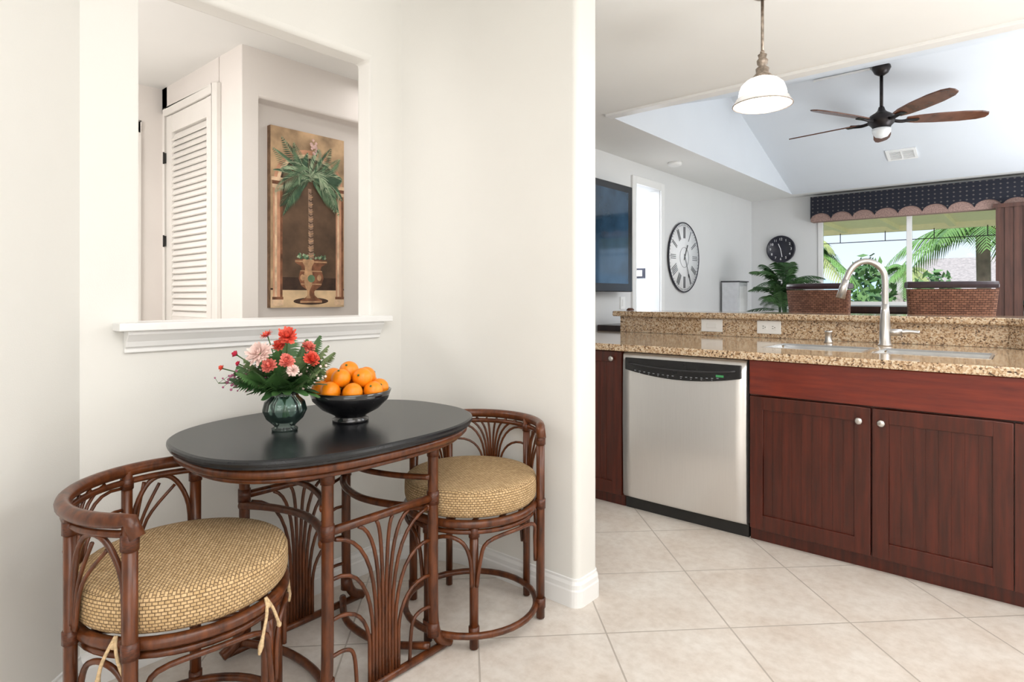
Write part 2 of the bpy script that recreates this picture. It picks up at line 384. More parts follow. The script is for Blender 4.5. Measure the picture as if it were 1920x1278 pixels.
# kitchen / living shell
mb=MB(); mb.box(-2.87,-2.77,2.75,8.14,0,2.46); o=mb.obj('wall_living_side',[WALLL]); cut(o,[(-3,-2.6,4.97,5.46,-.1,2.24)]); struct(o)
mb=MB(); mb.box(-2.77,-2.748,4.9,4.97,0,2.31); mb.box(-2.77,-2.748,5.46,5.53,0,2.31); mb.box(-2.77,-2.748,4.97,5.46,2.24,2.31); struct(mb.obj('trim_bedroom_door',[TRIM],bev=.004))
mb=MB(); mb.box(-4.5,-4.4,4.2,6.6,0,2.46); mb.box(-4.5,-2.87,6.5,6.6,0,2.46); mb.box(-4.5,-2.87,4.2,4.3,0,2.46); mb.box(-4.5,-2.87,4.3,6.5,2.44,2.5); struct(mb.obj('wall_bedroom',[SIDEW]))
mb=MB(); mb.box(-3.62,-3.48,6.485,6.5,1.42,1.54,0); mb.box(-3.585,-3.515,6.478,6.485,1.445,1.515,1); o=mb.obj('light_switch',[CLKD,WPL]); tag(o,'dark switch plate with pale rocker on the bedroom wall','light switch')
mb=MB(); mb.box(-2.77,3.1,8.04,8.14,0,2.5); o=mb.obj('wall_window',[WALLL]); cut(o,[(-1.97,.35,7.9,8.3,1.1,2.35)]); struct(o)
mb=MB(); mb.box(3.1,3.2,-2.4,8.14,0,3.3); struct(mb.obj('wall_right',[WALL]))
mb=MB(); mb.box(-2.31,3.1,-2.4,-2.3,0,HN); struct(mb.obj('wall_back',[WALL]))
# ceiling
mb=MB(); H=2.44
mb.add([(-5.2,-2.4,H),(-2.31,-2.4,H),(-2.31,2.75,H),(-5.2,2.75,H)],[(0,1,2,3)])
mb.add([(-2.31,-2.4,HN),(3.2,-2.4,HN),(3.2,2.08,HN),(-2.31,2.08,HN),(-1.327,2.08,HN),(-1.327,2.08,H),(3.2,2.08,H)],[(0,1,2,4,3),(4,2,6,5)])
mb.add([(-3.0,2.082,H),(3.2,2.082,H),(3.2,3.56,H),(-3.0,3.56,H)],[(0,1,2,3)])
mb.add([(-2.87,3.56,H),(-2.2,3.56,H),(-2.2,7.8,H),(-2.87,7.8,H),(-2.87,8.14,H),(3.2,8.14,H),(3.2,7.8,H)],[(0,1,2,3),(3,2,6,5,4)])
struct(mb.obj('ceiling',[CEILM]))
R=(5.8,3.12)
mb=MB(); mb.add([(-2.2,3.56,H),(3.2,3.56,H),(3.2,R[0],R[1]),(-2.2,R[0],R[1]),(-2.2,7.8,H),(3.2,7.8,H)],[(0,1,2,3),(3,2,5,4),(0,3,4)])
struct(mb.obj('ceiling_vault',[CEILV]))
mb=MB(); mb.box(-2.2,3.1,3.54,3.62,2.424,2.462); struct(mb.obj('trim_vault_edge',[TRIM],bev=.004))
mb=MB(); mb.box(-5.3,3.3,-2.5,8.3,3.3,3.4); struct(mb.obj('sunblock_roof',[ROOFM]))  # unseen flat plate added over the house to keep the sun out

# ------------------------------------------------------------------ window, valance, blind
wy=8.04
mb=MB()
mb.box(-1.97,.35,wy-.01,wy+.05,1.1,1.14);mb.box(-1.97,.35,wy-.01,wy+.05,2.31,2.35)
for a,b in ((-1.97,-1.92),(-1.06,-1.01),(.30,.35)): mb.box(a,b,wy-.01,wy+.05,1.14,2.31)
wf=struct(mb.obj('window_1',[TRIM],bev=.004))
mb=MB(); mb.box(-1.94,.32,wy+.02,wy+.024,1.13,2.32); struct(mb.obj('window_pane',[PANE],wf))
v=empty('window_valance',(-2.02,7.90,2.10),0,'navy patterned fabric valance with tan scalloped lower band','valance')
mb=MB(); mb.box(0,2.7,0,.135,.0,.10); mb.obj('lower_band',[TANB],v)
L=2.7; n=20; sw=L/12; top=.30
mb=MB(); vs=[];fs=[];NN=12*n
for i in range(NN+1):
    x=L*i/NN; u=((x/sw)%1)*2-1; zz=.012+.085*math.sqrt(max(0,1-u*u*.98))
    vs+=[(x,-.012,zz),(x,-.012,top)]
for i in range(NN): fs.append((2*i,2*i+2,2*i+3,2*i+1))
mb.add(vs,fs); mb.box(0,L,-.011,.135,top-.01,top); mb.add([(0,-.012,.1),(0,.135,.1),(0,.135,top),(0,-.012,top)],[(0,1,2,3)])
mb.obj('fabric_panel',[NAVY],v)
b=empty('vertical_blind',(-.27,7.84,.1),0,'dark brown wooden slatted blind hanging beside the window','blind')
mb=MB()
for i in range(16): mb.box(i*.036,i*.036+.039,0+(i%2)*.012,.010+(i%2)*.012,0,2.0)
mb.obj('slats',[BLINDM],b)
mb=MB(); mb.box(-.02,.6,-.005,.04,2.0,2.04); mb.obj('head_rail',[BLINDM],b)

# ------------------------------------------------------------------ palms etc
def frond(mb,p0,az,el,L,droop,leaf,n=14,mat=0,w=.012,rs=.006):
    p0=Vector(p0); h=Vector((math.cos(az),math.sin(az),0)); sd=Vector((-h.y,h.x,0)); P=[]
    K=n+2
    for i in range(K+1):
        s=i/K; P.append(p0+h*(L*s*math.cos(el))+Vector((0,0,L*s*math.sin(el)-droop*L*s*s)))
    mb.tube(P,[rs*(1-.8*i/K) for i in range(K+1)],4,mat)
    for i in range(2,K+1):
        s=i/K; t=(P[i]-P[i-1]).normalized(); ll=leaf*math.sin(pi*(.12+.80*s))
        for q in (-1,1):
            d=(sd*q*.8+t*.65+Vector((0,0,-.35-.2*random.random()))).normalized()
            a=P[i]-t*w; c=P[i]+t*w; m=P[i]+d*ll*.5; e=P[i]+d*ll+Vector((0,0,-ll*.15))
            mb.add([a,m-t*w*.9,e,m+t*w*.9,c],[(0,1,3,4),(1,2,3)],mat,False)
pl=empty('potted_palm',(-2.12,7.15,0),0,'leafy green parlor palm in a dark pot','plant')
mb=MB(); mb.lathe([(.14,0),(.17,.02),(.21,.42),(.225,.44),(.225,.48),(.20,.48),(.19,.44)],28); mb.obj('pot',[DKW],pl)
mb=MB()
for i in range(54):
    az=i*2.4; el=rad(random.uniform(5,88))
    frond(mb,(.05*math.cos(az),.05*math.sin(az),random.uniform(1.05,1.42)),az,el,random.uniform(.30,.50),.45,.12,22,i%2,.0055,.004)
for i in range(6): mb.tube([(.03*math.cos(i*1.3),.03*math.sin(i*1.3),.44),(.04*math.cos(i*1.3),.04*math.sin(i*1.3),1.38)],.01,6,0)
mb.obj('fronds',[LEAF,LEAFM],pl)
def palm(loc,hz,nf,L,lab,dr=.9,e0=-5):
    e=empty('palm_tree',loc,0,lab,'tree')
    mb=MB(); mb.tube(cr([(0.15,0,0),(.05,0,hz*.5),(0,0,hz)],8),[.13,.12]+[.1]*15,10); mb.obj('trunk',[TRUNK],e)
    mb=MB()
    for i in range(nf):
        frond(mb,(0,0,hz),i*2.399,rad(random.uniform(e0,60)),L*random.uniform(.8,1),dr,L*.34,26,1 if (i%5==0) else 0,.020,.018)
    mb.obj('fronds',[PALML,PALMY],e)
palm((-.62,13,-3),5.35,14,1.5,'palm tree with arching green fronds outside the window',.75,5)
palm((-3.40,12.6,-3),5.1,14,1.2,'palm tree with yellow-green fronds beside the window frame')
palm((-2.9,22,-3),5.0,12,1.1,'distant palm tree above the garden hedge')
def bush(loc,sx,sy,sz,lab,n=800,lf=.13):
    mb=MB()
    for i in range(n):
        a=random.uniform(0,2*pi); c=random.uniform(-.2,1); r=math.sqrt(max(0,1-c*c))*random.uniform(.8,1.08)
        p=Vector((sx*r*math.cos(a),sy*r*math.sin(a),sz*max(c,-.1)*random.uniform(.92,1.08))); 
        u=Vector((random.gauss(0,1),random.gauss(0,1),random.gauss(0,1))).normalized()*lf; w_=u.orthogonal().normalized()*lf*.45
        mb.add([p-u,p+w_,p+u,p-w_],[(0,1,2,3)],i%2)
    mb.ball((0,0,0),.85,12,0,(sx,sy,sz))
    o=mb.obj('shrub',[BUSH,LEAFM],None,loc); return tag(o,lab,'shrub')
bush((-2.75,15.5,-1.4),.75,.75,3.35,'dense green garden shrub outside the window')
bush((-1.75,17.6,-1.5),.9,.8,3.15,'leafy green garden shrub outside the window')
bush((-4.5,16.0,-1),.8,.8,3.2,'tall green garden shrub behind the palms')
bush((.3,15.5,-1.6),.9,.8,2.75,'green garden shrub in front of the neighbouring roof')
bush((-1.55,14.6,-1.6),.45,.55,2.75,'low green garden shrub under the palm')
mb=MB(); mb.add([(-4.2,24,1.35),(3.5,24,1.35),(2.5,27,2.6),(-2.9,27,2.6),(3.5,24,-3),(-4.2,24,-3),(3.5,30,1.3),(-4.2,30,1.3)],[(0,1,2,3),(0,5,4,1),(3,2,6,7),(0,3,7),(1,6,2)])
o=mb.obj('neighbor_house',[ROOFM],None,(0,0,0)); tag(o,'neighbouring house with brown hipped shingle roof','house')
mb=MB(); mb.add([(-60,8.4,-3),(60,8.4,-3),(60,160,-3),(-60,160,-3)],[(0,1,2,3)]); o=mb.obj('ground',[GRASS]); struct(o)
mb=MB(); vs=[];fs=[]
for i in range(41):
    x=-70+i*4; z=6+2.6*math.sin(i*.35)+.8*math.sin(i*1.1); vs+=[(x,130,-3),(x,135,z)]
for i in range(40): fs.append((2*i,2*i+2,2*i+3,2*i+1))
mb.add(vs,fs,0,True); o=mb.obj('hill',[HILL]); tag(o,'hazy blue hills on the horizon','hill')
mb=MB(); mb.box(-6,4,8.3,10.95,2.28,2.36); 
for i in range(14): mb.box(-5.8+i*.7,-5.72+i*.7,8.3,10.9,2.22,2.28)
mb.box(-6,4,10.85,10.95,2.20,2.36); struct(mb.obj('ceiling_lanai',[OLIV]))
mb=MB(); mb.tube([(-5,10.8,2.06),(3,10.8,2.06)],.006)
for i in range(12): mb.tube([(-4.8+i*.62,10.8,2.06),(-4.8+i*.62,10.8,2.21)],.006)
mb.tube([(-5,10.8,-3),(-5,10.8,2.2)],.05); struct(mb.obj('trim_lanai_rod',[BLKM]))

# ------------------------------------------------------------------ living-room items
tv=empty('television',(-2.66,3.85,1.24),0,'wall-mounted flat television with black frame beside the doorway','television')
mb=MB(); mb.box(-.03,.03,-.80,.83,0,.91); mb.obj('frame',[BLK],tv,bev=.008)
TVS=M('tv_screen',(.02,.045,.08),.05,var=.9,scale=2.5,emis=.07,ecol=(.12,.30,.5))
mb=MB(); mb.box(.03,.034,-.75,.75,.07,.85); mb.obj('screen',[TVS],tv)
mb=MB(); mb.box(-.105,-.03,-.15,.15,.3,.6); mb.obj('bracket',[BLKM],tv)
c=empty('wall_clock',(-2.765,5.98,1.61),0,'large round wall clock with white face and radial numerals','clock')
RX=Matrix.Rotation(rad(90),3,'Y')
mb=MB(); mb.lathe([(.354,0),(.365,.004),(.368,.014),(.362,.020),(.356,.019),(.354,.01)],64,mx=RX); mb.obj('rim',[CLKD],c)
mb=MB(); mb.lathe([(.001,.008),(.355,.008),(.355,.012),(.001,.012)],64,mx=RX); mb.obj('face',[CLKF],c)
mb=MB()
def barx(mb,a,r0,r1,w,off,x0=.013,x1=.016):
    ca,sa=math.cos(a),math.sin(a)
    q=[(r0,off-w),(r1,off-w*1.3),(r1,off+w*1.3),(r0,off+w)]
    vs=[(x,p*ca-o_*sa,p*sa+o_*ca) for x in (x0,x1) for p,o_ in q]
    mb.add(vs,[(0,1,2,3),(7,6,5,4),(0,4,5,1),(1,5,6,2),(2,6,7,3),(3,7,4,0)])
for h in range(12):
    k={0:3,1:1,2:2,3:3,4:3,5:2,6:3,7:4,8:5,9:3,10:2,11:3}[h]
    for j in range(k): barx(mb,rad(90-30*h),.20,.32,.0024,(j-(k-1)/2)*.018)
for h in range(60): barx(mb,rad(6*h),.33,.345,.0012,0)
mb.tube([(.014,.105*math.cos(i*pi/24),.105*math.sin(i*pi/24)) for i in range(48)],.0016,5,0,True)
mb.obj('numerals',[CLKD],c)
mb=MB(); barx(mb,rad(62),-.03,.15,.004,0,.018,.021); mb.obj('hour_hand',[BLKM],c)
mb=MB(); barx(mb,rad(-65),-.04,.23,.003,0,.022,.025); mb.obj('minute_hand',[BLKM],c)
c=empty('wall_clock',(-2.40,8.035,1.80),0,'small round dark wall clock with pale numerals on the window wall','clock')
RY=Matrix.Rotation(rad(90),3,'X')
mb=MB(); mb.lathe([(.001,0),(.172,0),(.172,.025),(.160,.03),(.158,.018),(.001,.018)],48,mx=RY); mb.obj('case',[CLKD],c)
def text_mesh(s,size):
    cu=bpy.data.curves.new('t','FONT'); cu.body=s; cu.size=size; cu.align_x='CENTER'; cu.align_y='CENTER'
    o=bpy.data.objects.new('t',cu); COL.objects.link(o); dg=bpy.context.evaluated_depsgraph_get(); dg.update()
    me=bpy.data.meshes.new_from_object(o.evaluated_get(dg)); vs=[v.co.copy() for v in me.vertices]; fs=[list(p.vertices) for p in me.polygons]
    bpy.data.objects.remove(o); return vs,fs
mb=MB()
for h in range(1,13):
    vs,fs=text_mesh(str(h),.042); a=rad(90-30*h)
    mb.add([(v.x+.125*math.cos(a),-.0195,v.y+.125*math.sin(a)) for v in vs],fs)
mb.obj('numerals',[CLKF],c)
for a,l,nm in ((112,.075,'hour_hand'),(-80,.10,'minute_hand')):
    mb=MB(); ca,sa=math.cos(rad(a)),math.sin(rad(a)); w_=.004
    mb.add([(-sa*w_,-.022,ca*w_),(sa*w_,-.022,-ca*w_),(sa*w_+l*ca,-.022,-ca*w_+l*sa),(-sa*w_+l*ca,-.022,ca*w_+l*sa)],[(0,1,2,3)])
    mb.obj(nm,[CLKF],c)
c=empty('console_cabinet',(-2.55,4.58,0),0,'dark wooden console cabinet below the television','cabinet')
mb=MB(); mb.box(-.19,.19,-.22,.26,.0,.88); mb.obj('body',[DKW],c)
mb=MB(); mb.box(-.21,.22,-.26,.29,.915,.965); mb.box(-.2,.2,-.25,.28,.88,.915)
for i in range(11): mb.tube([(.205,-.23+i*.05,.885),(.205,-.23+i*.05,.912)],.01,6)
mb.obj('top',[DKW],c,bev=.004)
mb=MB(); mb.lathe([(.03,0),(.035,.01),(.02,.03),(.045,.06),(.05,.09),(.03,.13),(.02,.14)],20); o=mb.obj('wooden_figurine',[BLADE],None,(-2.55,4.50,.965)); tag(o,'small brown turned wooden ornament on the console','ornament')
mb=MB(); mb.box(-2.77,-2.76,4.70,4.78,1.09,1.20,0); mb.box(-2.76,-2.757,4.725,4.755,1.115,1.175,1); o=mb.obj('wall_switch',[WPL,TRIM]); tag(o,'white switch plate on the living room wall','light switch')
c=empty('side_cabinet',(-2.64,7.10,0),0,'slim pale cabinet beside the palm in the living room','cabinet')
mb=MB(); mb.box(-.10,.10,-.14,.14,0,1.37); mb.obj('body',[PALE],c,bev=.006)
mb=MB(); mb.box(.10,.106,-.12,.12,.08,1.32); mb.obj('door',[CLKF],c,bev=.002)
mb=MB(); mb.box(-.108,.112,-.148,.148,1.37,1.382); mb.obj('top',[CLKD],c)
c=empty('pub_table',(-.95,6.15,0),0,'tall dark espresso wood dining table','table')
mb=MB(); mb.box(-.5,.5,-.4,.4,1.07,1.12); mb.obj('tabletop',[DKW],c,bev=.006)
mb=MB(); mb.box(-.46,.46,-.36,.36,.99,1.07); mb.obj('apron',[DKW],c)
for x in (-.44,.38):
    for y in (-.34,.28): 
        mb=MB(); mb.box(x,x+.06,y,y+.06,0,.99); mb.obj('leg',[DKW],c)
def stool(loc,rz,w,lab):
    c=empty('bar_stool',loc,rz,lab,'bar stool','wicker bar stools at the tall table')
    mb=MB(); N=14
    vs=[];fs=[]
    for j,zz in enumerate((.72,.9,1.08,1.25)):
        ww=w*(.84+.05*j)
        for i in range(N+1):
            u=-1+2*i/N; vs.append((u*ww/2,-.24-.03*j*.6+.05*u*u,zz))
    K=len(vs); vs+=[(x,y+.045,z) for x,y,z in vs]
    for j in range(3):
        for i in range(N):
            a=j*(N+1)+i; fs.append((a,a+1,a+N+2,a+N+1)); fs.append((K+a,K+a+N+1,K+a+N+2,K+a+1))
        a=j*(N+1); fs.append((a,a+N+1,K+a+N+1,K+a)); a+=N; fs.append((a,K+a,K+a+N+1,a+N+1))
    mb.add(vs,fs,0,True); mb.obj('backrest',[WICK],c)
    mb=MB(); ww=w*1.0
    P=[((-1+2*i/N)*ww/2,-.275+.05*(-1+2*i/N)**2+.022,1.278) for i in range(N+1)]
    vs=[];fs=[]; prof=[(-.04,-.022),(-.045,.0),(-.035,.020),(.035,.020),(.045,0),(.04,-.022)]
    for x,y,z in P:
        for a,b_ in prof: vs.append((x,y+a,z+b_))
    for i in range(N):
        for j in range(6): fs.append((i*6+j,i*6+(j+1)%6,(i+1)*6+(j+1)%6,(i+1)*6+j))
    fs+=[list(range(6)),list(range(N*6,N*6+6))]
    mb.add(vs,fs); mb.obj('leather_cap',[LEATH],c,bev=.006)
    mb=MB(); mb.box(-w*.43,w*.43,-.22,.24,.66,.74); mb.obj('seat',[LEATH],c,bev=.02)
    for x in (-w*.4,w*.4-.045):
        for y in (-.21,.18):
            mb=MB(); mb.box(x,x+.045,y,y+.045,0,.66); mb.obj('leg',[DKW],c)
    mb=MB(); mb.box(-w*.38,w*.38,.19,.22,.25,.29); mb.obj('footrest',[DKW],c)
stool((-1.16,5.12,0),rad(-12),.46,'wicker bar stool with dark leather top rail at the tall table')
stool((-.47,5.0,0),rad(22),.50,'wide wicker bar stool with dark leather top rail')
# ceiling bits
ang=-math.atan(.68/2.0)
c=empty('ceiling_vent',(-.99,7.2,2.44+.34*.60-.002),0,'white louvered air vent on the sloped ceiling','vent'); c.rotation_euler=(ang,0,0)
mb=MB(); mb.box(-.13,.13,-.10,-.075,-.012,0); mb.box(-.13,.13,.075,.10,-.012,0); mb.box(-.13,-.105,-.075,.075,-.012,0); mb.box(.105,.13,-.075,.075,-.012,0); mb.box(-.005,.005,-.075,.075,-.012,0); mb.obj('frame',[WPL],c)
mb=MB()
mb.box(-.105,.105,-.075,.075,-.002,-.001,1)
for i in range(6): mb.box(-.105,.105,-.07+i*.025,-.060+i*.025,-.010,-.002)
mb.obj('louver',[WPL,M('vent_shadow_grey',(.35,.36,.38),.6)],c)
mb=MB(); mb.lathe([(.001,-.035),(.04,-.035),(.06,-.025),(.065,0)],24); o=mb.obj('smoke_detector',[WPL],None,(-2.5,5.23,2.44)); tag(o,'round white smoke detector on the ceiling','smoke detector')
mb=MB(); mb.box(-.22,.22,-.016,.016,-.010,.0); mb.box(-.20,.20,-.004,.004,-.012,-.009,1); o=mb.obj('slot_diffuser',[WPL,PALE],None,(-1.24,5.80,3.110)); tag(o,'slim white slot diffuser along the ceiling ridge','vent')

# fan
f=empty('ceiling_fan',(-.94,5.8,3.11),0,'five-blade ceiling fan with walnut blades and bronze motor','ceiling fan')
mb=MB(); mb.lathe([(.065,0),(.07,-.02),(.05,-.06),(.02,-.08),(.015,-.08)],24); mb.obj('canopy',[BRZ],f)
mb=MB(); mb.tube([(0,0,-.07),(0,0,-.38)],.013,10); mb.obj('downrod',[BRZ],f)
mb=MB(); mb.lathe([(.02,-.34),(.03,-.37),(.045,-.385),(.085,-.41),(.10,-.44),(.10,-.47),(.075,-.495),(.06,-.52),(.001,-.52)],32); mb.obj('motor',[BRZ],f)
mb=MB(); mb.lathe([(.07,-.52),(.068,-.55),(.045,-.585),(.001,-.60)],28); mb.obj('light_bowl',[FGL],f)
for k in range(5):
    a=rad(40.6-14-72*k)
    mb=MB(); prof=[(.18,.035),(.26,.055),(.40,.068),(.58,.070),(.70,.058),(.755,.035),(.765,.0)]
    vs=[];pc=rad(-14)
    out=[(x,w_) for x,w_ in prof]+[(x,-w_) for x,w_ in prof[::-1][1:]]
    for zz in (-.005,.005):
        for x,y in out: vs.append((x,y*math.cos(pc),y*math.sin(pc)+zz+.002*x))
    n=len(out); mb.add(vs,[list(range(n)),list(range(n,2*n))[::-1]]+[(i,(i+1)%n,n+(i+1)%n,n+i) for i in range(n)])
    bl=mb.obj('blade',[BLADE],f,(0,0,-.455),(0,0,a))
    mb=MB(); mb.tube(cr([(.08,0,0),(.15,0,-.012),(.24,0,.0)],5),.014,8); mb.box(.17,.27,-.025,.025,-.012,-.004); mb.obj('blade_iron',[BRZ],bl)

# pendant
p=empty('pendant_lamp',(-.825,2.52,2.44),0,'pendant lamp with ribbed white glass shade and pewter stem','lamp')
mb=MB(); mb.lathe([(.06,0),(.058,-.012),(.03,-.03),(.008,-.035)],24); mb.obj('canopy',[PEW],p)
mb=MB(); mb.tube([(0,0,-.03),(0,0,-.26)],.0060,10)
mb.lathe([(.006,-.245),(.009,-.249),(.009,-.255),(.006,-.259)],12)
mb.obj('stem',[PEW],p)
mb=MB(); mb.lathe([(.007,-.255),(.018,-.262),(.014,-.275),(.022,-.285),(.020,-.30),(.013,-.307),(.026,-.318),(.024,-.335),(.040,-.352),(.042,-.362)],24); mb.obj('cap',[PEW],p)
mb=MB(); mb.lathe([(.040,-.357),(.060,-.366),(.080,-.385),(.088,-.408),(.092,-.432),(.089,-.432),(.084,-.41),(.076,-.389),(.057,-.372),(.040,-.362)],96,rib=.018,nr=24); mb.obj('shade',[SHADE],p)
mb=MB(); mb.lathe([(.091,-.430),(.101,-.440),(.109,-.456),(.114,-.462),(.114,-.466),(.107,-.464),(.098,-.448),(.089,-.434)],48); mb.obj('glass_rim',[SHCL],p)
mb=MB(); mb.tube([(.1135*math.cos(i*pi/24),.1135*math.sin(i*pi/24),-.4655) for i in range(48)],.0022,5,0,True); mb.obj('metal_rim',[PEW],p)
mb=MB(); mb.ball((0,0,-.42),.03); mb.obj('bulb',[M('bulb_glow',(1,.95,.85),.4,emis=12,ecol=(1,.93,.8))],p)

# ------------------------------------------------------------------ kitchen
CT=.93
mb=MB(); mb.prism([(-2.62,3.0),(1.0,3.0),(.337,3.665),(-.097,4.099),(-2.62,4.099)],.892,CT); o=mb.obj('countertop',[GRAN]); cut(o,[(-1.09,-.62,3.33,3.68,.8,1.0),(-.58,-.13,3.33,3.68,.8,1.0)]); bev(o,.010,3,60); tag(o,'tan speckled granite worktop with sink cut-outs','countertop')
s=empty('kitchen_sink',(-.61,3.505,.70),0,'double-basin stainless undermount sink','sink')
SST=M('sink_steel',(.74,.75,.76),.22,.9)
for a,b in ((-.48,-.01),(.03,.48)):
    mb=MB(); z0=.02; 
    mb.add([(a,-.175,.226),(b,-.175,.226),(b,.175,.226),(a,.175,.226),(a+.02,-.16,z0),(b-.02,-.16,z0),(b-.02,.16,z0),(a+.02,.16,z0)],[(4,5,6,7),(0,4,7,3),(1,2,6,5),(0,1,5,4),(3,7,6,2)])
    e_=.009
    mb.box(a,b,-.175,-.175+e_,.222,.2315); mb.box(a,b,.175-e_,.175,.222,.2315); mb.box(a,a+e_,-.175+e_,.175-e_,.222,.2315); mb.box(b-e_,b,-.175+e_,.175-e_,.222,.2315)
    bb=mb.obj('basin',[SST],s)
    mb=MB(); mb.lathe([(.001,.004),(.03,.006),(.04,.002)],20,(( a+b)/2,0,z0)); mb.obj('drain',[NICK],bb)
mb=MB(); mb.prism([(-2.41,4.10),(-.093,4.10),(.34,3.667),(.36,3.69),(-.082,4.13),(-2.41,4.13)],.931,1.05); o=mb.obj('backsplash',[GRAN]); tag(o,'granite backsplash rising behind the sink counter','backsplash')
mb=MB(); mb.box(-2.40,-.08,4.131,4.26,0,1.049); struct(mb.obj('wall_bar',[WALLL]))
mb=MB(); mb.prism([(-.079,4.131),(.37,3.70),(.45,3.78),(-.03,4.26),(-.079,4.26)],0,1.049); struct(mb.obj('wall_bar_end',[WALLL]))
mb=MB(); mb.prism([(-2.46,4.06),(-.10,4.06),(.36,3.60),(.68,3.92),(.12,4.50),(-2.46,4.50)],1.0505,1.09); o=mb.obj('bar_counter',[GRAN],bev=.010,seg=3); tag(o,'raised tan speckled granite bar top','bar counter')
def outlet(x,z,kind):
    c=empty('wall_outlet',(x,4.10,z),0,'white duplex outlet plate on the granite backsplash' if kind else 'white double rocker switch plate on the granite backsplash','outlet')
    mb=MB(); mb.box(-.076,.076,-.006,0,-.043,.043); mb.obj('plate',[WPL],c,bev=.003)
    for q in (-1,1):
        mb=MB()
        if kind:
            mb.box(q*.030-.019,q*.030+.019,-.009,-.006,-.016,.016,0)
            for zz in (-.007,.007): mb.box(q*.030-.009,q*.030+.001,-.0098,-.009,zz-.0016,zz+.0016,1)
            mb.box(q*.030+.006,q*.030+.011,-.0098,-.009,-.0025,.0025,1); mb.obj('socket',[WPL,BLK],c)
    if not kind:
        mb=MB(); mb.box(-.036,.036,-.009,-.006,-.017,.017); mb.obj('rocker',[TRIM],c,bev=.002)
outlet(-1.683,1.0,0); outlet(-1.30,1.0,1)
f=empty('kitchen_faucet',(-.61,3.87,CT),0,'brushed nickel gooseneck pull-down faucet','faucet')
mb=MB(); mb.lathe([(.036,0),(.036,.006),(.029,.012),(.027,.12),(.022,.18),(.018,.23)],24); mb.obj('body',[NICK],f)
dx,dy=-.95,-.30
def fp(s,z): return (dx*s,dy*s,z)
path=cr([fp(0,.20),fp(0,.36),fp(.012,.415),fp(.045,.452),(dx*.09,dy*.09,.468),fp(.138,.452),fp(.172,.41),fp(.192,.36)],6)
mb=MB(); mb.tube(path,.0165,14); mb.obj('spout',[NICK],f)
mb=MB(); mb.tube([fp(.190,.366),fp(.204,.318),fp(.218,.262)],[.0175,.021,.024],14); mb.obj('spray_head',[NICK],f)
mb=MB(); mb.tube([(.01,.0,.075),(.075,.02,.075)],.019,12); mb.tube(cr([(.06,.015,.076),(.11,.03,.080),(.155,.04,.076)],4),[.013]*4+[.010]*5,10); mb.obj('handle',[NICK],f)
mb=MB(); mb.lathe([(.024,0),(.024,.006),(.019,.01),(.019,.058),(.021,.060),(.021,.070),(.001,.072)],20); o=mb.obj('air_gap',[NICK],None,(-.90,3.90,CT)); tag(o,'small nickel cylinder cap beside the faucet','sink air gap')
mb=MB(); mb.lathe([(.001,0),(.028,0),(.032,.09),(.030,.09),(.026,.004),(.001,.004)],24); o=mb.obj('glass_tumbler',[PANE],None,(.0,4.22,1.09)); tag(o,'clear drinking glass on the granite bar top','glass')
# dishwasher
d=empty('dishwasher',(-1.4155,3.05,0),0,'stainless steel dishwasher with black curved control panel','dishwasher')
mb=MB(); mb.box(-.34,.34,.03,.58,.02,.875); mb.obj('body',[BLKM],d)
hw=.347; zb=.068
mb=MB(); vs=[];fs=[];N=12
prof=[(zb,-.008),(zb+.015,-.020),(.50,-.026),(.82,-.022),(.872,-.018),(.884,-.006)]
for z,y in prof: 
    for i in range(N+1):
        u=-1+2*i/N; vs.append((u*hw,y-.006*(1-u*u),z))
for j in range(len(prof)-1):
    for i in range(N): a=j*(N+1)+i; fs.append((a,a+1,a+N+2,a+N+1))
mb.add(vs,fs,0,True)
for sx in (-hw,hw):
    mb.add([(sx,-.008,zb),(sx,.03,zb),(sx,.03,.884),(sx,-.006,.884),(sx,-.022,.82),(sx,-.026,.5),(sx,-.02,zb+.015)],[tuple(range(7))])
mb.add([(-hw,-.006,.884),(hw,-.006,.884),(hw,.03,.884),(-hw,.03,.884)],[(0,1,2,3)])
mb.obj('door',[STEEL],d)
mb=MB(); up=[(-.325,.858),(.325,.858)]; N=24
low=[(.325-.65*i/N,.757+.035*((.325-.65*i/N)/.325)**2) for i in range(N+1)]
mb.prism(up+low,-.040,-.02,0,lambda x,y,z:(x,z,y)); 
cp=mb.obj('control_panel',[BLK],d,bev=.004)
mb=MB()
N=20; A=[(-.30+.60*i/N,.828-.018*(1-((-.30+.60*i/N)/.3)**2)) for i in range(N+1)]
mb.tube([(x,-.043,z) for x,z in A],.006,8); mb.obj('handle_lip',[M('panel_gloss',(.03,.03,.033),.12)],cp)
mb=MB()
for i in range(17):
    x=-.26+i*.028+ (0.02 if i>8 else 0)
    z=.795-.018*(1-(x/.3)**2)
    mb.box(x-.005,x+.006,-.0415,-.0402,z-.002,z+.002,0)
    if i%2: mb.box(x-.004,x+.003,-.0415,-.0402,z-.010,z-.007,0)
mb.obj('button_markings',[GREY],cp)
mb=MB(); mb.box(.20,.24,-.0415,-.0402,.792,.803); mb.obj('display',[GRN],cp)
mb=MB(); mb.box(-hw,hw,.012,.05,0,zb-.003); mb.obj('kickplate',[BLKM],d)
def knob(par,x,z):
    mb=MB(); mb.lathe([(.006,0),(.006,.014),(.014,.018),(.016,.026),(.012,.031),(.001,.032)],18,mx=Matrix.Rotation(rad(90),3,'X')); mb.obj('knob',[NICK],par,(x,-.021,z))
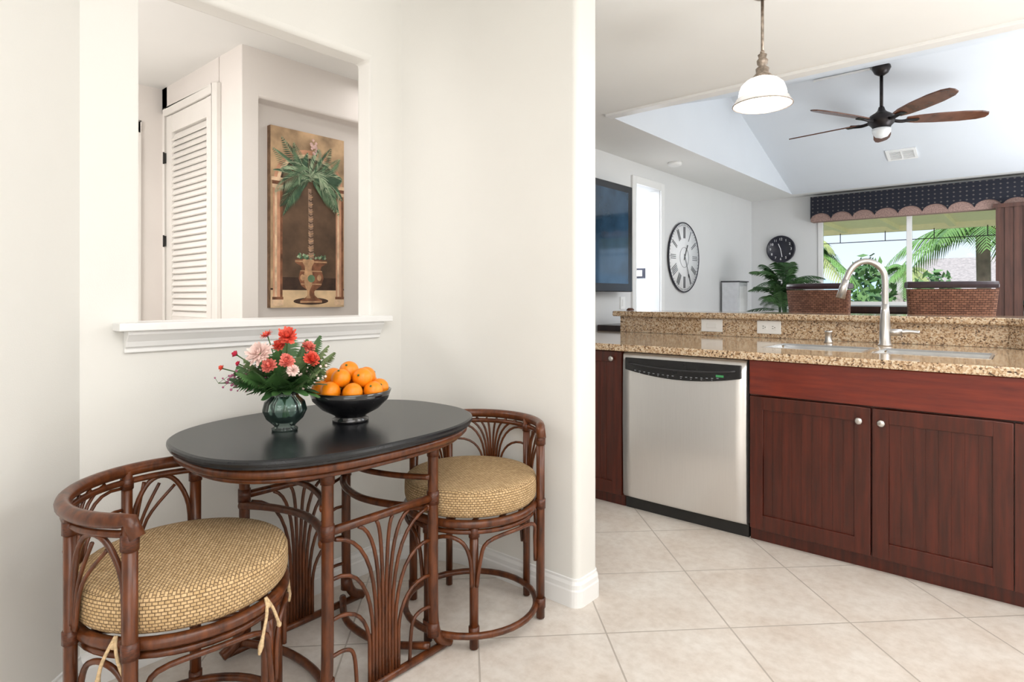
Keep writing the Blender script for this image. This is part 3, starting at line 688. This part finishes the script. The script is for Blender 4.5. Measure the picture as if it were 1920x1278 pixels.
def door(par,x0,x1,z0,z1,kx,kz):
    mb=MB(); w_=.062
    mb.box(x0,x0+w_,-.022,0,z0,z1); mb.box(x1-w_,x1,-.022,0,z0,z1); mb.box(x0+w_,x1-w_,-.022,0,z0,z0+w_+.01); mb.box(x0+w_,x1-w_,-.022,0,z1-w_,z1)
    dd=mb.obj('door',[CHERD],par,bev=.003)
    mb=MB(); mb.box(x0+w_,x1-w_,-.0115,-.002,z0+w_,z1-w_)
    x=x0+w_+.001
    while x<x1-w_-.01:
        mb.box(x,min(x+.0418,x1-w_-.001),-.013,-.0115,z0+w_+.01,z1-w_); x+=.0436
    mb.obj('beadboard_panel',[CHERD],dd,bev=.0006); knob(dd,kx,kz)
X0,X1=-1.058,.075
c=empty('sink_cabinet',(X0,3.05,0),0,'cherry wood sink base cabinet with two beadboard doors','cabinet')
W=X1-X0
mb=MB(); mb.box(0,W,0.002,.60,.07,.69); mb.box(0,W,.002,.10,.69,.891); mb.box(0,W,.012,.60,0,.07); mb.box(-.046-X0,W,-.020,.002,.065,.712); mb.obj('body',[CHERD],c)
mb=MB(); mb.box(.004,W-.001,-.022,0,.722,.888); mb.obj('drawer_front',[CHER],c,bev=.003)
mid=-.529-X0; e2=-.050-X0
door(c,.006,mid-.003,.065,.712,mid-.045,.655); door(c,mid+.003,e2,.065,.712,mid+.04,.655)
c=empty('base_cabinet',(X1+.001,3.05,0),0,'cherry wood base cabinet beside the sink cabinet','cabinet')
mb=MB(); mb.box(0,.55,.002,.60,.07,.891); mb.box(0,.55,.012,.6,0,.07); mb.obj('body',[CHERD],c)
mb=MB(); mb.box(.0,.545,-.022,0,.722,.888); mb.obj('drawer_front',[CHER],c,bev=.002)
door(c,.014,.545,.065,.712,.05,.655)
c=empty('base_cabinet',(-2.30,3.05,0),0,'narrow cherry wood base cabinet beside the dishwasher','cabinet')
mb=MB(); mb.box(0,.533,.002,.60,.07,.891); mb.box(0,.533,.012,.6,0,.07); mb.obj('body',[CHERD],c)
door(c,.1,.527,.065,.885,.47,.845)

# ------------------------------------------------------------------ painting
p=empty('wall_painting',(-3.04,1.796,1.142),0,'palm tree in an ornate urn framed by an arch, unframed canvas','painting')
pw,ph=.443,.954
mb=MB(); mb.box(0,.035,-pw/2,pw/2,0,ph); mb.obj('canvas',[M('canvas_edge',(.28,.17,.10),.8,var=.3,scale=30)],p)
PM=[M('paint_background',(.46,.31,.18),.7,var=.45,scale=9),M('paint_alcove',(.12,.070,.04),.7,var=.5,scale=7),M('paint_column',(.60,.31,.19),.7,var=.25,scale=14),M('paint_cap',(.74,.53,.35),.7,var=.3,scale=20),
    M('paint_ledge',(.66,.48,.29),.7,var=.3,scale=9),M('paint_urn',(.22,.09,.045),.7,var=.5,scale=22),M('paint_urn_light',(.52,.31,.17),.7,var=.3,scale=30),M('paint_trunk',(.34,.22,.15),.7,var=.4,scale=40),
    M('paint_leaf_dark',(.045,.10,.055),.7,var=.4,scale=20),M('paint_leaf',(.13,.22,.12),.7,var=.4,scale=20),M('paint_leaf_light',(.33,.42,.27),.7,var=.3,scale=20),M('paint_blossom',(.68,.46,.42),.7,var=.3,scale=30),M('paint_shadow',(.05,.025,.015),.7,var=.4)]
mb=MB(); LAY=[0]
def poly(pts,m,lay=None):
    LAY[0]+=1; x=.0353+.000012*LAY[0]
    mb.add([(x,(min(1,max(0,u))-.5)*pw,min(1,max(0,v_))*ph) for u,v_ in pts],[tuple(range(len(pts)))],m)
def rect(u0,u1,v0,v1,m): poly([(u0,v0),(u1,v0),(u1,v1),(u0,v1)],m)
rect(0,1,0,1,0)
def archp(u0,u1,v0,vs,hh,n=20):
    c=(u0+u1)/2; r=(u1-u0)/2
    return [(u0,v0),(u1,v0)]+[(c+r*math.cos(pi*i/n),vs+hh*math.sin(pi*i/n)) for i in range(n+1)]
poly(archp(.04,.98,.10,.70,.20),2); poly(archp(.08,.95,.10,.70,.175),3); poly(archp(.12,.92,.10,.70,.155),12); poly(archp(.145,.905,.11,.70,.14),1)
rect(0,1,0,.105,4); rect(0,1,.098,.108,12)
poly([(.14,.11),(.90,.11),(.90,.17),(.14,.17)],12)
for a,b_ in ((.03,.15),(.88,.99)):
    rect(a,b_,.03,.70,2); rect(a+.02,a+.05,.03,.70,3); rect(b_-.03,b_,.03,.70,5)
    rect(a-.02,b_+.01,.70,.72,3); rect(a-.01,b_+.01,.68,.70,5); rect(a-.01,b_+.01,.66,.68,3); rect(a-.02,b_+.01,.01,.045,3); rect(a-.01,b_+.01,.045,.06,5)
cu=.53
def sil(prof,m,k=1,off=0): poly([(cu+off+r*k,z) for r,z in prof]+[(cu+off-r*k,z) for r,z in prof[::-1]],m)
poly([(cu+.24*math.cos(a*pi/12),.035+.02*math.sin(a*pi/12)) for a in range(24)],12)
prof=[(.15,.025),(.15,.04),(.09,.052),(.045,.07),(.04,.09),(.06,.10),(.14,.125),(.17,.165),(.155,.20),(.13,.215),(.14,.235),(.22,.255),(.22,.27),(.18,.275)]
sil(prof,5); sil([(r*.35,z) for r,z in prof[2:]],6,1,-.04); sil([(.15,.027),(.15,.036)],6); sil([(.22,.258),(.22,.266)],6); sil([(.155,.205),(.145,.211)],6); sil([(.14,.13),(.145,.136)],6)
poly([(cu+.03*math.cos(a*pi/8)+.11,.17+.018*math.sin(a*pi/8)) for a in range(16)],6); poly([(cu+.03*math.cos(a*pi/8)-.12,.17+.018*math.sin(a*pi/8)) for a in range(16)],6)
poly([(cu+.05*math.cos(a*pi/8),.165+.022*math.sin(a*pi/8)) for a in range(16)],9)
for i in range(30):
    u=cu-.20+.40*random.random(); v_=.275+.025*random.random(); poly([(u-.02,v_),(u,v_-.006),(u+.02,v_+.004),(u,v_+.012)],8+i%3)
poly([(cu-.035,.28),(cu+.035,.28),(cu+.02,.50),(cu,.68),(cu-.045,.68),(cu-.04,.50)],7)
for i in range(18):
    z=.29+i*.021; w_=.035-.0008*i; poly([(cu-w_-.012,z+.008),(cu-.01,z),(cu+w_,z+.008),(cu+w_,z+.013),(cu-.01,z+.006),(cu-w_-.012,z+.013)],12 if i%2 else 6)
def pf(u0,v0,a,L,dr,m,lf):
    P=[];K=22
    for i in range(K+1):
        s_=i/K; P.append((u0+L*s_*math.cos(a),v0+(L*s_*math.sin(a)-dr*s_*s_)*.46))
    for i in range(2,K+1):
        (x0,y0),(x1,y1)=P[i-1],P[i]; s_=i/K; tx,ty=x1-x0,(y1-y0)/.46; l=math.hypot(tx,ty); tx/=l;ty/=l
        ll=lf*math.sin(pi*(.15+.80*s_))
        for q in (-1,1):
            dx_,dy_=tx*.8-ty*q*.6, (ty*.8+tx*q*.6-.35); poly([(x0,y0),(x0+dx_*ll*.5+.008,y0+(dy_*ll*.5)*.46+.004),(x0+dx_*ll,y0+dy_*ll*.46),(x0+dx_*ll*.5-.008,y0+(dy_*ll*.5)*.46-.004)],(m if random.random()<.7 else 8+random.randint(0,2)))
    for i in range(K):
        (x0,y0),(x1,y1)=P[i],P[i+1]; poly([(x0-.004,y0-.002),(x1,y1-.001),(x1,y1+.001),(x0+.004,y0+.002)],10)
for i,(a,L,dr) in enumerate([(170,.48,.04),(155,.54,-.06),(138,.54,-.10),(118,.46,-.05),(95,.36,.0),(72,.40,.0),(52,.48,-.08),(33,.50,-.05),(10,.46,.06),(195,.42,.26),(-15,.40,.28),(160,.52,.42),(25,.48,.42),(145,.46,.72),(42,.44,.72),(170,.40,.56),(12,.38,.54),(150,.50,.20),(30,.48,.20),(125,.46,.55),(60,.44,.55)]):
    pf(cu-.01+random.uniform(-.02,.02),.73+random.uniform(-.01,.02),rad(a),L,dr,8+(i%3 if i>4 else i%2),.15)
for i in range(14):
    u=cu+random.uniform(-.05,.05); v_=.91+random.uniform(-.03,.05); poly([(u-.02,v_),(u,v_-.01),(u+.02,v_),(u,v_+.01)],11)
mb.obj('artwork',PM,p)

# ------------------------------------------------------------------ fan cane pattern
def fan_curves(W,H,ends,gap=.009,stem=.34):
    out=[]
    for q in (-1,1):
        for i,(eu,ev) in enumerate(ends):
            us=gap*(.5+i); vs=H*max(.05,stem*(1.0-.13*i)); e=(eu*W,ev*H)
            c1=(us+.004,vs+(e[1]-vs)*.62); c2=(us+(e[0]-us)*.35,e[1]-(.02 if i<3 else -.015)*1)
            pts=[(us,0),(us,vs*.5)]
            for k in range(9):
                t=k/8; b0=(1-t)**3;b1=3*t*(1-t)**2;b2=3*t*t*(1-t);b3=t**3
                pts.append((b0*us+b1*c1[0]+b2*c2[0]+b3*e[0], b0*vs+b1*c1[1]+b2*c2[1]+b3*e[1]))
            out.append([(q*a,b) for a,b in pts])
    return out
E6=[(.13,1.0),(.38,1.0),(.66,.99),(.93,.88),(1.0,.62)]
E5=[(.16,1.0),(.50,1.0),(.92,.97),(1.0,.74),(1.0,.50)]
# ------------------------------------------------------------------ chair
def cyl(r,a,z): return Vector((r*math.cos(rad(a)),r*math.sin(rad(a)),z))
def make_chair(loc,rz,lab):
    c=empty('rattan_chair',loc,rz,lab,'chair','rattan barrel chairs at the nook table')
    HR=.262; ZH=.712; A=80
    mb=MB(); P=[cyl(HR+.006,-90-A-4,ZH-.035)]+arc(HR,-90-A,-90+A,ZH,28)+[cyl(HR+.006,-90+A+4,ZH-.035)]
    mb.tube(P,.0170,12); mb.tube(arc(HR-.004,-90-A,-90+A,ZH-.030,26),.009,8); mb.obj('backrest_rail',[RATT],c)
    for a in (-90-A,-90+A):
        mb=MB(); mb.tube([cyl(HR,a,0.005),cyl(HR,a,.35),cyl(HR,a,ZH-.005)],.0160,10,0)
        for z in (ZH-.045,.43,.06): mb.tube([cyl(HR,a,z-.018),cyl(HR,a,z+.018)],.0190,10,1)
        mb.obj('leg',[RATT,BIND],c)
    for a in (-90-40,-90+40):
        mb=MB(); mb.tube([cyl(HR-.004,a,.005),cyl(HR-.004,a,ZH)],.014,10,0)
        for z in (ZH-.035,.43): mb.tube([cyl(HR-.004,a,z-.015),cyl(HR-.004,a,z+.015)],.0170,10,1)
        mb.obj('leg',[RATT,BIND],c)
    for a in (90-22,90+22):
        mb=MB(); mb.tube([cyl(.225,a,.005),cyl(.225,a,.42)],.0155,10,0)
        for z in (.40,.06): mb.tube([cyl(.225,a,z-.018),cyl(.225,a,z+.018)],.0190,10,1)
        mb.obj('leg',[RATT,BIND],c)
    mb=MB(); mb.tube(arc(.238,0,360,.430,40)[:-1],.0145,10,0,True); mb.tube(arc(.232,0,360,.402,40)[:-1],.009,8,0,True)
    for i in range(5): 
        x=-.16+.08*i; y=math.sqrt(.225**2-x*x); mb.tube([(x,-y,.432),(x,y,.432)],.008,6)
    mb.obj('seat_ring',[RATT],c)
    mb=MB(); mb.tube(arc(.245,0,360,.055,40)[:-1],.012,8,0,True); mb.obj('stretcher',[RATT],c)
    mb=MB()
    for pts in fan_curves(rad(39)*HR,.235,E6,.0085,.42):
        mb.tube([cyl(HR-.004,-90+u/HR*180/pi,.46+v_) for u,v_ in pts],.0048,6)
    for s_ in (-1,1):
        a0,a1=-90+s_*(A-3),-90+s_*43
        Q=[(a0,.46),(a0-s_*1,.58),(a0-s_*8,.655),((a0+a1)/2,.678),(a1+s_*8,.655),(a1+s_*1,.58),(a1,.46)]
        mb.tube(cr([cyl(HR-.004,a,z) for a,z in Q],4),.0070,7)
        for k in range(3):
            e=a1+(a0-a1)*(k+.8)/3.8; mb.tube(cr([cyl(HR-.004,a1+s_*1.5*k,.45),cyl(HR-.004,a1+(e-a1)*.35,.56),cyl(HR-.004,e,.67-.012*k)],5),.0046,6)
    mb.obj('backrest',[RATT],c)
    mb=MB()
    angs=[-90-A,-130,-50,-90+A,68,112]; angs=sorted([a%360 for a in angs])
    for i,a in enumerate(angs):
        b_=angs[(i+1)%6]; b_=b_ if b_>a else b_+360
        k=3 if b_-a<50 else 5
        Q=[(a+2,.22),(a+k,.31),(a+k+6,.368),((a+b_)/2,.388),(b_-k-6,.368),(b_-k,.31),(b_-2,.22)]
        mb.tube(cr([cyl(.243,x,z) for x,z in Q],4),.0070,7)
    mb.obj('bracket',[RATT],c)
    prof=[(.001,.544),(.12,.544),(.21,.543),(.232,.540),(.242,.533),(.2465,.522),(.2475,.50),(.2470,.475),(.243,.460),(.235,.450),(.2,.447),(.001,.447)]
    mb=MB(); mb.lathe([(r,z-.50) for r,z in prof],56); sc=mb.obj('seat_cushion',[STRAW],c,(0,0,.50))
    for a in (-90-A+12,-90+A-10,90-30,90+30):
        mb=MB()
        for d_ in (-2.5,2.5):
            mb.tube(cr([cyl(.243,a,.450),cyl(.256,a+d_,.42),cyl(.260,a+d_*2.2,.385),cyl(.258,a+d_*3.4,.345+.006*d_)],5),[.004]*12+[.005,.007,.005,.003],6)
        mb.ball(cyl(.250,a,.432),.008,8); mb.obj('cushion_tie',[STRAWP],c)
    return c
ch=make_chair((-1.672,.648,0),rad(-36),'reddish-brown rattan barrel chair with woven straw cushion, pulled slightly out')
c2=copy_thing(ch,(-1.605,1.635,0),rad(205),('cushion_tie',)); c2['label']='reddish-brown rattan barrel chair with woven straw cushion beside the wall end'

# ------------------------------------------------------------------ table
t=empty('rattan_table',(-1.768,1.150,0),0,'oval black-topped table on a reddish-brown rattan base','table')
def sup(a,b_,n=2.25,N=72):
    o=[]
    for i in range(N):
        th=2*pi*i/N; cx,sy=math.cos(th),math.sin(th)
        o.append((a*abs(cx)**(2/n)*(1 if cx>0 else -1),b_*abs(sy)**(2/n)*(1 if sy>0 else -1)))
    return o
mb=MB(); vs=[];fs=[]; lv=[(.90,.778),(.985,.778),(.998,.774),(1.0,.767),(.995,.760),(.985,.758),(.985,.752),(.97,.749),(.9,.749)]
N=120
for k,z in lv:
    for x,y in sup(.366*k,.486*k,2.55,N): vs.append((x,y,z))
for j in range(len(lv)-1):
    for i in range(N): fs.append((j*N+i,j*N+(i+1)%N,(j+1)*N+(i+1)%N,(j+1)*N+i))
fs+=[list(range(N)),list(range((len(lv)-1)*N,len(lv)*N))]
mb.add(vs,fs,0,False); mb.obj('tabletop',[TOPM],t)
mb=MB(); mb.tube([(x,y,.735) for x,y in sup(.336,.456,2.55,64)],.0140,10,0,True); mb.tube([(x,y,.711) for x,y in sup(.318,.438,2.55,64)],.008,8,0,True); mb.obj('apron',[RATT],t)
for x in (.25,-.25):
    for y in (.215,-.185):
        s_=1 if y>0 else -1
        mb=MB(); mb.tube(cr([(x,y,.72),(x,y,.45),(x,y,.2),(x,y+.006*s_,.10),(x,y+.03*s_,.045),(x,y+.075*s_,.018)],6),.0175,12,0)
        for z in (.69,.53,.09): mb.tube([(x,y,z-.022),(x,y,z+.022)],.0205,12,1)
        mb.obj('leg',[RATT,BIND],t)
for x in (.25,-.25):
    for z,r,yy in ((.70,.013,.2),(.53,.013,.2),(.018,.013,.27)):
        mb=MB(); mb.tube([(x,-yy+.015,z),(x,yy+.015,z)],r,10); mb.obj('rail',[RATT],t)
    mb=MB()
    for pts in fan_curves(.19,.485,E5,.0122,.50): mb.tube([(x,u+.015,.032+v_) for u,v_ in pts],.0060,7)
    for s_ in (-1,1):
        mb.tube(cr([(x,.015+s_*.19,.17),(x,.015+s_*.14,.17),(x,.015+s_*.11,.14),(x,.015+s_*.10,.03)],5),.0060,7)
    mb.obj('fan_panel',[RATT],t)
for s_ in (-1,1):
    for z,r in ((.50,.013),(.60,.010)):
        mb=MB(); mb.tube(cr([(.25,s_*.2,z),(.14,s_*.14,z),(0,s_*.11,z),(-.14,s_*.14,z),(-.25,s_*.2,z)],6),r,8); mb.obj('stretcher',[RATT],t)
    mb=MB(); mb.tube(cr([(.25,s_*.2,.04),(.1,s_*.12,.03),(-.1,s_*.12,.03),(-.25,s_*.2,.04)],6),.013,8); mb.obj('stretcher',[RATT],t)
    mb=MB(); mb.tube(cr([(.25,s_*.24,.70),(0,s_*.25,.70),(-.25,s_*.24,.70)],5),.010,8); mb.obj('stretcher',[RATT],t)

# ------------------------------------------------------------------ bowl + oranges
TZ=.778
BC=Vector((-1.755,1.205,TZ))
mb=MB(); mb.lathe([(.060,0),(.060,.010),(.050,.018),(.055,.024),(.095,.045),(.125,.075),(.136,.106),(.132,.108),(.120,.080),(.09,.052),(.05,.034),(.001,.032)],56)
o=mb.obj('fruit_bowl',[BOWL],None,BC); tag(o,'black footed bowl piled with oranges','bowl')
r0=.0325; pos=[]
for i in range(8): a=i*2*pi/8+.25; pos.append((.096*math.cos(a),.096*math.sin(a),.110))
for i in range(5): a=i*2*pi/5+.1; pos.append((.058*math.cos(a),.058*math.sin(a),.150))
pos.append((-.004,-.004,.172)); pos.append((.0,.0,.09))
first=None
for i,(x,y,z) in enumerate(pos):
    e=Vector((x,y,z+random.uniform(-.002,.003)))+BC
    if first is None:
        mb=MB(); mb.ball((0,0,0),r0,22,0,(1,1,.95)); 
        o=mb.obj('orange',[ORNG]); first=o
        mb=MB(); mb.lathe([(.001,.0),(.004,.001),(.003,.003),(.001,.0035)],8); k=mb.obj('stem',[STEMG],o,(0,0,r0*.945)); fk=k
    else:
        o=first.copy(); COL.objects.link(o); k=fk.copy(); COL.objects.link(k); k.parent=o
    o.location=e; o.rotation_euler=(random.uniform(-1.2,1.2),random.uniform(-1.2,1.2),random.uniform(0,6)); s_=random.uniform(.97,1.05); o.scale=(s_,s_,s_)
    tag(o,'ripe whole orange piled in the black bowl','orange','oranges in the black bowl')

# ------------------------------------------------------------------ vase + flowers
VC=Vector((-1.79,.985,TZ))
mb=MB(); outer=[(.001,0),(.038,0),(.040,.008),(.030,.014),(.034,.020),(.055,.040),(.0665,.066),(.060,.092),(.043,.108),(.040,.116),(.046,.128)]
inner=[(.043,.128),(.037,.116),(.040,.107),(.057,.090),(.063,.066),(.051,.042),(.025,.026),(.001,.024)]
mb.lathe(outer+inner,120,rib=.020,nr=14); v=mb.obj('flower_vase',[GLS],None,VC); tag(v,'rounded ribbed grey-green glass vase holding mixed flowers','vase')
Rv=Vector((.759,.651,0)); Fv=Vector((-.651,.759,0))
def petal(mb,c,d,up,L,w,curl,mat=0):
    s=d.cross(up).normalized(); P=[]
    K=4
    for i in range(K+1):
        t_=i/K; cen=c+d*(L*t_)+up*(curl*L*t_*t_); ww=w*math.sin(pi*min(.98,.18+.68*t_)); P+=[cen-s*ww,cen+up*(-ww*.15),cen+s*ww]
    fs=[]
    for i in range(K):
        for j in range(2): a=i*3+j; fs.append((a,a+1,a+4,a+3))
    mb.add(P,fs,mat,True)
def head(kind,r,nrm):
    mb=MB(); nrm=nrm.normalized(); u=nrm.orthogonal().normalized(); w_=nrm.cross(u)
    if kind=='dahlia': layers=[(7,80,.35),(11,62,.55),(14,42,.75),(17,22,.92),(19,4,1.0),(19,-12,.95)]; wd=.13
    elif kind=='carnation': layers=[(9,82,.60),(13,66,.75),(16,48,.87),(18,28,.95),(18,8,.98),(14,-12,.8)]; wd=.22
    elif kind=='gerbera': layers=[(8,70,.30),(20,18,.95),(20,6,1.0)]; wd=.13
    else: layers=[(4,84,.6),(5,68,.8),(6,48,.9),(6,25,.9)]; wd=.38
    for k,(n,e,l) in enumerate(layers):
        for i in range(n):
            a=2*pi*i/n+k*.37+random.uniform(-.1,.1); ee=rad(e+random.uniform(-9,9))
            rd=u*math.cos(a)+w_*math.sin(a); d=(rd*math.cos(ee)+nrm*math.sin(ee)).normalized(); up=(nrm*math.cos(ee)-rd*math.sin(ee)).normalized()
            petal(mb,nrm*(.12*r),d,up,r*l*random.uniform(.88,1.06),r*wd,random.uniform(-.1,.35) if kind!='carnation' else random.uniform(-.3,.6))
    return mb
def flower(lat,dep,z,kind,r,mat,nm,lab,cat='flower',extra=None):
    tip=Rv*lat+Fv*dep+Vector((0,0,z-TZ))
    nrm=Vector((0,0,.55))+Rv*lat*5+Fv*(dep*5-.25)
    e=empty(nm,VC,0,lab,cat,'flowers in the glass vase' )
    mb=MB(); neck=Vector((tip.x*.12,tip.y*.12,.125)); bot=Vector((-tip.x*.1,-tip.y*.1,.03))
    mb.tube(cr([bot,neck,(neck+tip)*.5+Vector((0,0,.01)),tip],5),.0020,5); mb.obj('stem',[STEMG],e)
    m=head(kind,r,nrm); 
    m.ball(tuple(nrm.normalized()*.003),r*.22,8,1)
    m.obj('flower_head',[mat,STEMG if kind!='gerbera' else MAUV],e,tip)
flower(-.042,-.085,1.025,'dahlia',.043,BLUSH,'dahlia','pale blush dahlia bloom in the glass vase')
flower(.022,-.035,1.072,'carnation',.031,RED,'carnation','coral red carnation in the glass vase')
flower(-.010,-.095,.990,'carnation',.025,PINK,'carnation','coral pink carnation low in the bouquet')
flower(.092,-.03,1.002,'carnation',.027,RED,'carnation','coral red carnation in the glass vase')
flower(.040,-.09,1.003,'carnation',.025,PINK,'carnation','coral pink carnation low in the bouquet')
flower(-.058,.01,1.075,'gerbera',.023,RED,'daisy','small coral daisy bloom in the glass vase')
flower(.066,.02,1.035,'carnation',.024,PINK,'carnation','coral pink carnation in the glass vase')
flower(-.005,-.03,1.045,'carnation',.022,RED,'carnation','small coral carnation between the larger blooms')
flower(.060,-.095,.978,'dahlia',.020,BLUSH,'dahlia','small blush bloom in the glass vase')
flower(-.150,.0,1.015,'rose',.017,ROSE,'rosebud','small crimson rosebud at the edge of the bouquet')
flower(-.185,-.02,.975,'rose',.015,RED,'rosebud','small crimson rosebud at the edge of the bouquet')
flower(-.13,-.03,.990,'rose',.012,ROSE,'rosebud','small crimson rosebud at the edge of the bouquet')
def sprig(lat,dep,z,mat,lab,nm):
    tip=Rv*lat+Fv*dep+Vector((0,0,z-TZ)); neck=Vector((tip.x*.12,tip.y*.12,.125))
    e=empty(nm,VC,0,lab,'flower','flowers in the glass vase')
    P=cr([Vector((0,0,.09)),neck,(neck+tip)*.5+Vector((0,0,.01)),tip],5)
    mb=MB(); mb.tube(P,.0016,4)
    m2=MB()
    for i in range(26):
        p_=P[random.randint(9,len(P)-1)]; q=p_+Vector((random.gauss(0,.02),random.gauss(0,.02),random.gauss(0.008,.014))); mb.tube([p_,q],.0007,3); m2.ball(q,random.uniform(.0025,.0048),5)
    mb.obj('stem',[STEMG],e); m2.obj('blossoms',[mat],e)
sprig(-.20,-.02,.93,MAUV,'airy mauve filler sprig spilling from the vase','filler_sprig')
sprig(-.17,.02,.955,MAUV,'airy mauve filler sprig spilling from the vase','filler_sprig')
sprig(-.14,-.05,.92,MAUV,'airy mauve filler sprig spilling from the vase','filler_sprig')
sprig(.12,-.05,.95,BLUSH,'airy pale filler sprig at the side of the bouquet','filler_sprig')
FR=[(.125,.02,1.04,FERN),(.15,-.01,1.02,FERN),(-.09,.04,1.04,FERN),(-.11,-.03,1.0,FERN),(.08,.08,1.07,LEAFM),(-.02,.08,1.08,LEAFM),(-.15,.03,.97,LEAFM),(.13,-.05,.97,FERN),(-.05,-.11,.97,LEAFM),(.02,-.12,.965,LEAFM),(-.10,-.10,.965,LEAFM),(.05,.05,1.06,LEAFM),(-.12,.02,.95,LEAFM),(.09,-.09,.955,LEAFM),(.11,-.03,1.0,LEAFM),(-.08,-.04,1.03,LEAFM),(0,-.05,1.03,LEAFM),(.06,-.05,1.01,FERN),(-.13,-.06,.94,LEAF),(.10,.03,.96,LEAF)]
for i,(lat,dep,z,m_) in enumerate(FR):
    tip=Rv*lat+Fv*dep+Vector((0,0,z-TZ)); neck=Vector((tip.x*.12,tip.y*.12,.12)); h=(tip-neck); az=math.atan2(h.y,h.x); hh=math.hypot(h.x,h.y)
    mb=MB(); frond(mb,neck,az,math.atan2(h.z+.03,hh),h.length*1.15,.15,.058,22,0,.0045,.0015)
    mb.tube([(0,0,.09),neck],.0015,4)
    o=mb.obj('fern_frond',[m_],None,VC); tag(o,'feathery green fern frond in the bouquet','leaf','greenery in the glass vase')
for i in range(36):
    a=i*2.4; l=random.uniform(.06,.105); mb=MB(); d=Vector((math.cos(a),math.sin(a),random.uniform(-.05,1.2))).normalized(); up=Vector((0,0,1)); up=(up-d*up.dot(d)).normalized()
    petal(mb,Vector((0,0,.128))+d*.03,d,up,l,.017,-.25); mb.tube([(d.x*.01,d.y*.01,.10),Vector((0,0,.128))+d*.035],.0013,4)
    o=mb.obj('leaf',[LEAF if i%2 else LEAFM],None,VC); tag(o,'dark green broad leaf at the vase rim','leaf','greenery in the glass vase')

# ------------------------------------------------------------------ lights
def area(loc,rot,sx,sy,e,col=(1,.99,.975)):  # unseen area lamps added to fill the rooms with light, no fixtures
    l=bpy.data.lights.new('fill_light','AREA'); l.shape='RECTANGLE'; l.size=sx; l.size_y=sy; l.energy=e; l.color=col
    o=bpy.data.objects.new('fill_light',l); COL.objects.link(o); o.location=loc; o.rotation_euler=rot; return o
area((.7,-.1,2.76),(0,0,0),2.2,2.2,58)
area((1.6,2.7,2.40),(0,0,0),1.2,1.2,36)
area((1.6,-1.2,1.6),(rad(75),0,rad(40.6)),2.4,1.8,34,(1,.995,.985))  # added fill from behind the camera, not a ceiling lamp
area((1.5,2.5,.5),(rad(180),0,0),1.5,1.2,54,(1,.995,.98))  # added uplight that brightens the kitchen ceiling
area((1.5,5.6,2.9),(0,0,0),1.5,2.4,68,(.97,.985,1))
area((1.5,6.2,.9),(rad(165),0,rad(60)),1.6,1.6,78,(.91,.955,1))  # added uplight that brightens the living room vault
area((-2.62,2.3,2.41),(0,0,0),.5,.5,3,(1,.96,.92))
area((-2.64,-.2,1.9),(rad(80),0,rad(20)),.5,.8,7,(1,.97,.945))  # added fill aimed along the hall
area((-3.2,-.3,2.41),(0,0,0),.9,1.0,24,(1,.97,.945))
area((-3.3,-.6,.8),(rad(180),0,0),.7,.8,11,(1,.97,.945))  # added uplight low in the hall
area((-4.5,.8,2.41),(0,0,0),.5,.5,9,(1,.97,.94))
area((-3.7,5.4,2.42),(0,0,0),.9,1.2,60,(.94,.97,1))
l=bpy.data.lights.new('pendant_bulb','POINT'); l.energy=5; l.color=(1,.93,.82); l.shadow_soft_size=.03
o=bpy.data.objects.new('pendant_bulb',l); COL.objects.link(o); o.location=(-.825,2.52,1.955)
l=bpy.data.lights.new('sun','SUN'); l.energy=4; l.angle=rad(1); l.color=(1,.97,.92)
o=bpy.data.objects.new('sun',l); COL.objects.link(o); o.rotation_euler=(rad(38),rad(15),0)
w=bpy.data.worlds.new('world'); S.world=w; w.use_nodes=True; nt=w.node_tree; bg=nt.nodes['Background']
tc=nn(nt,'ShaderNodeTexCoord'); sp=nn(nt,'ShaderNodeSeparateXYZ'); nt.links.new(tc.outputs['Generated'],sp.inputs[0])
nt.links.new(ramp(nt,sp.outputs[2],[(0,(.84,.92,1)),(.35,(.42,.64,.95))]),bg.inputs['Color']); bg.inputs['Strength'].default_value=1.2
S.view_settings.view_transform='Standard'; S.view_settings.look='None'
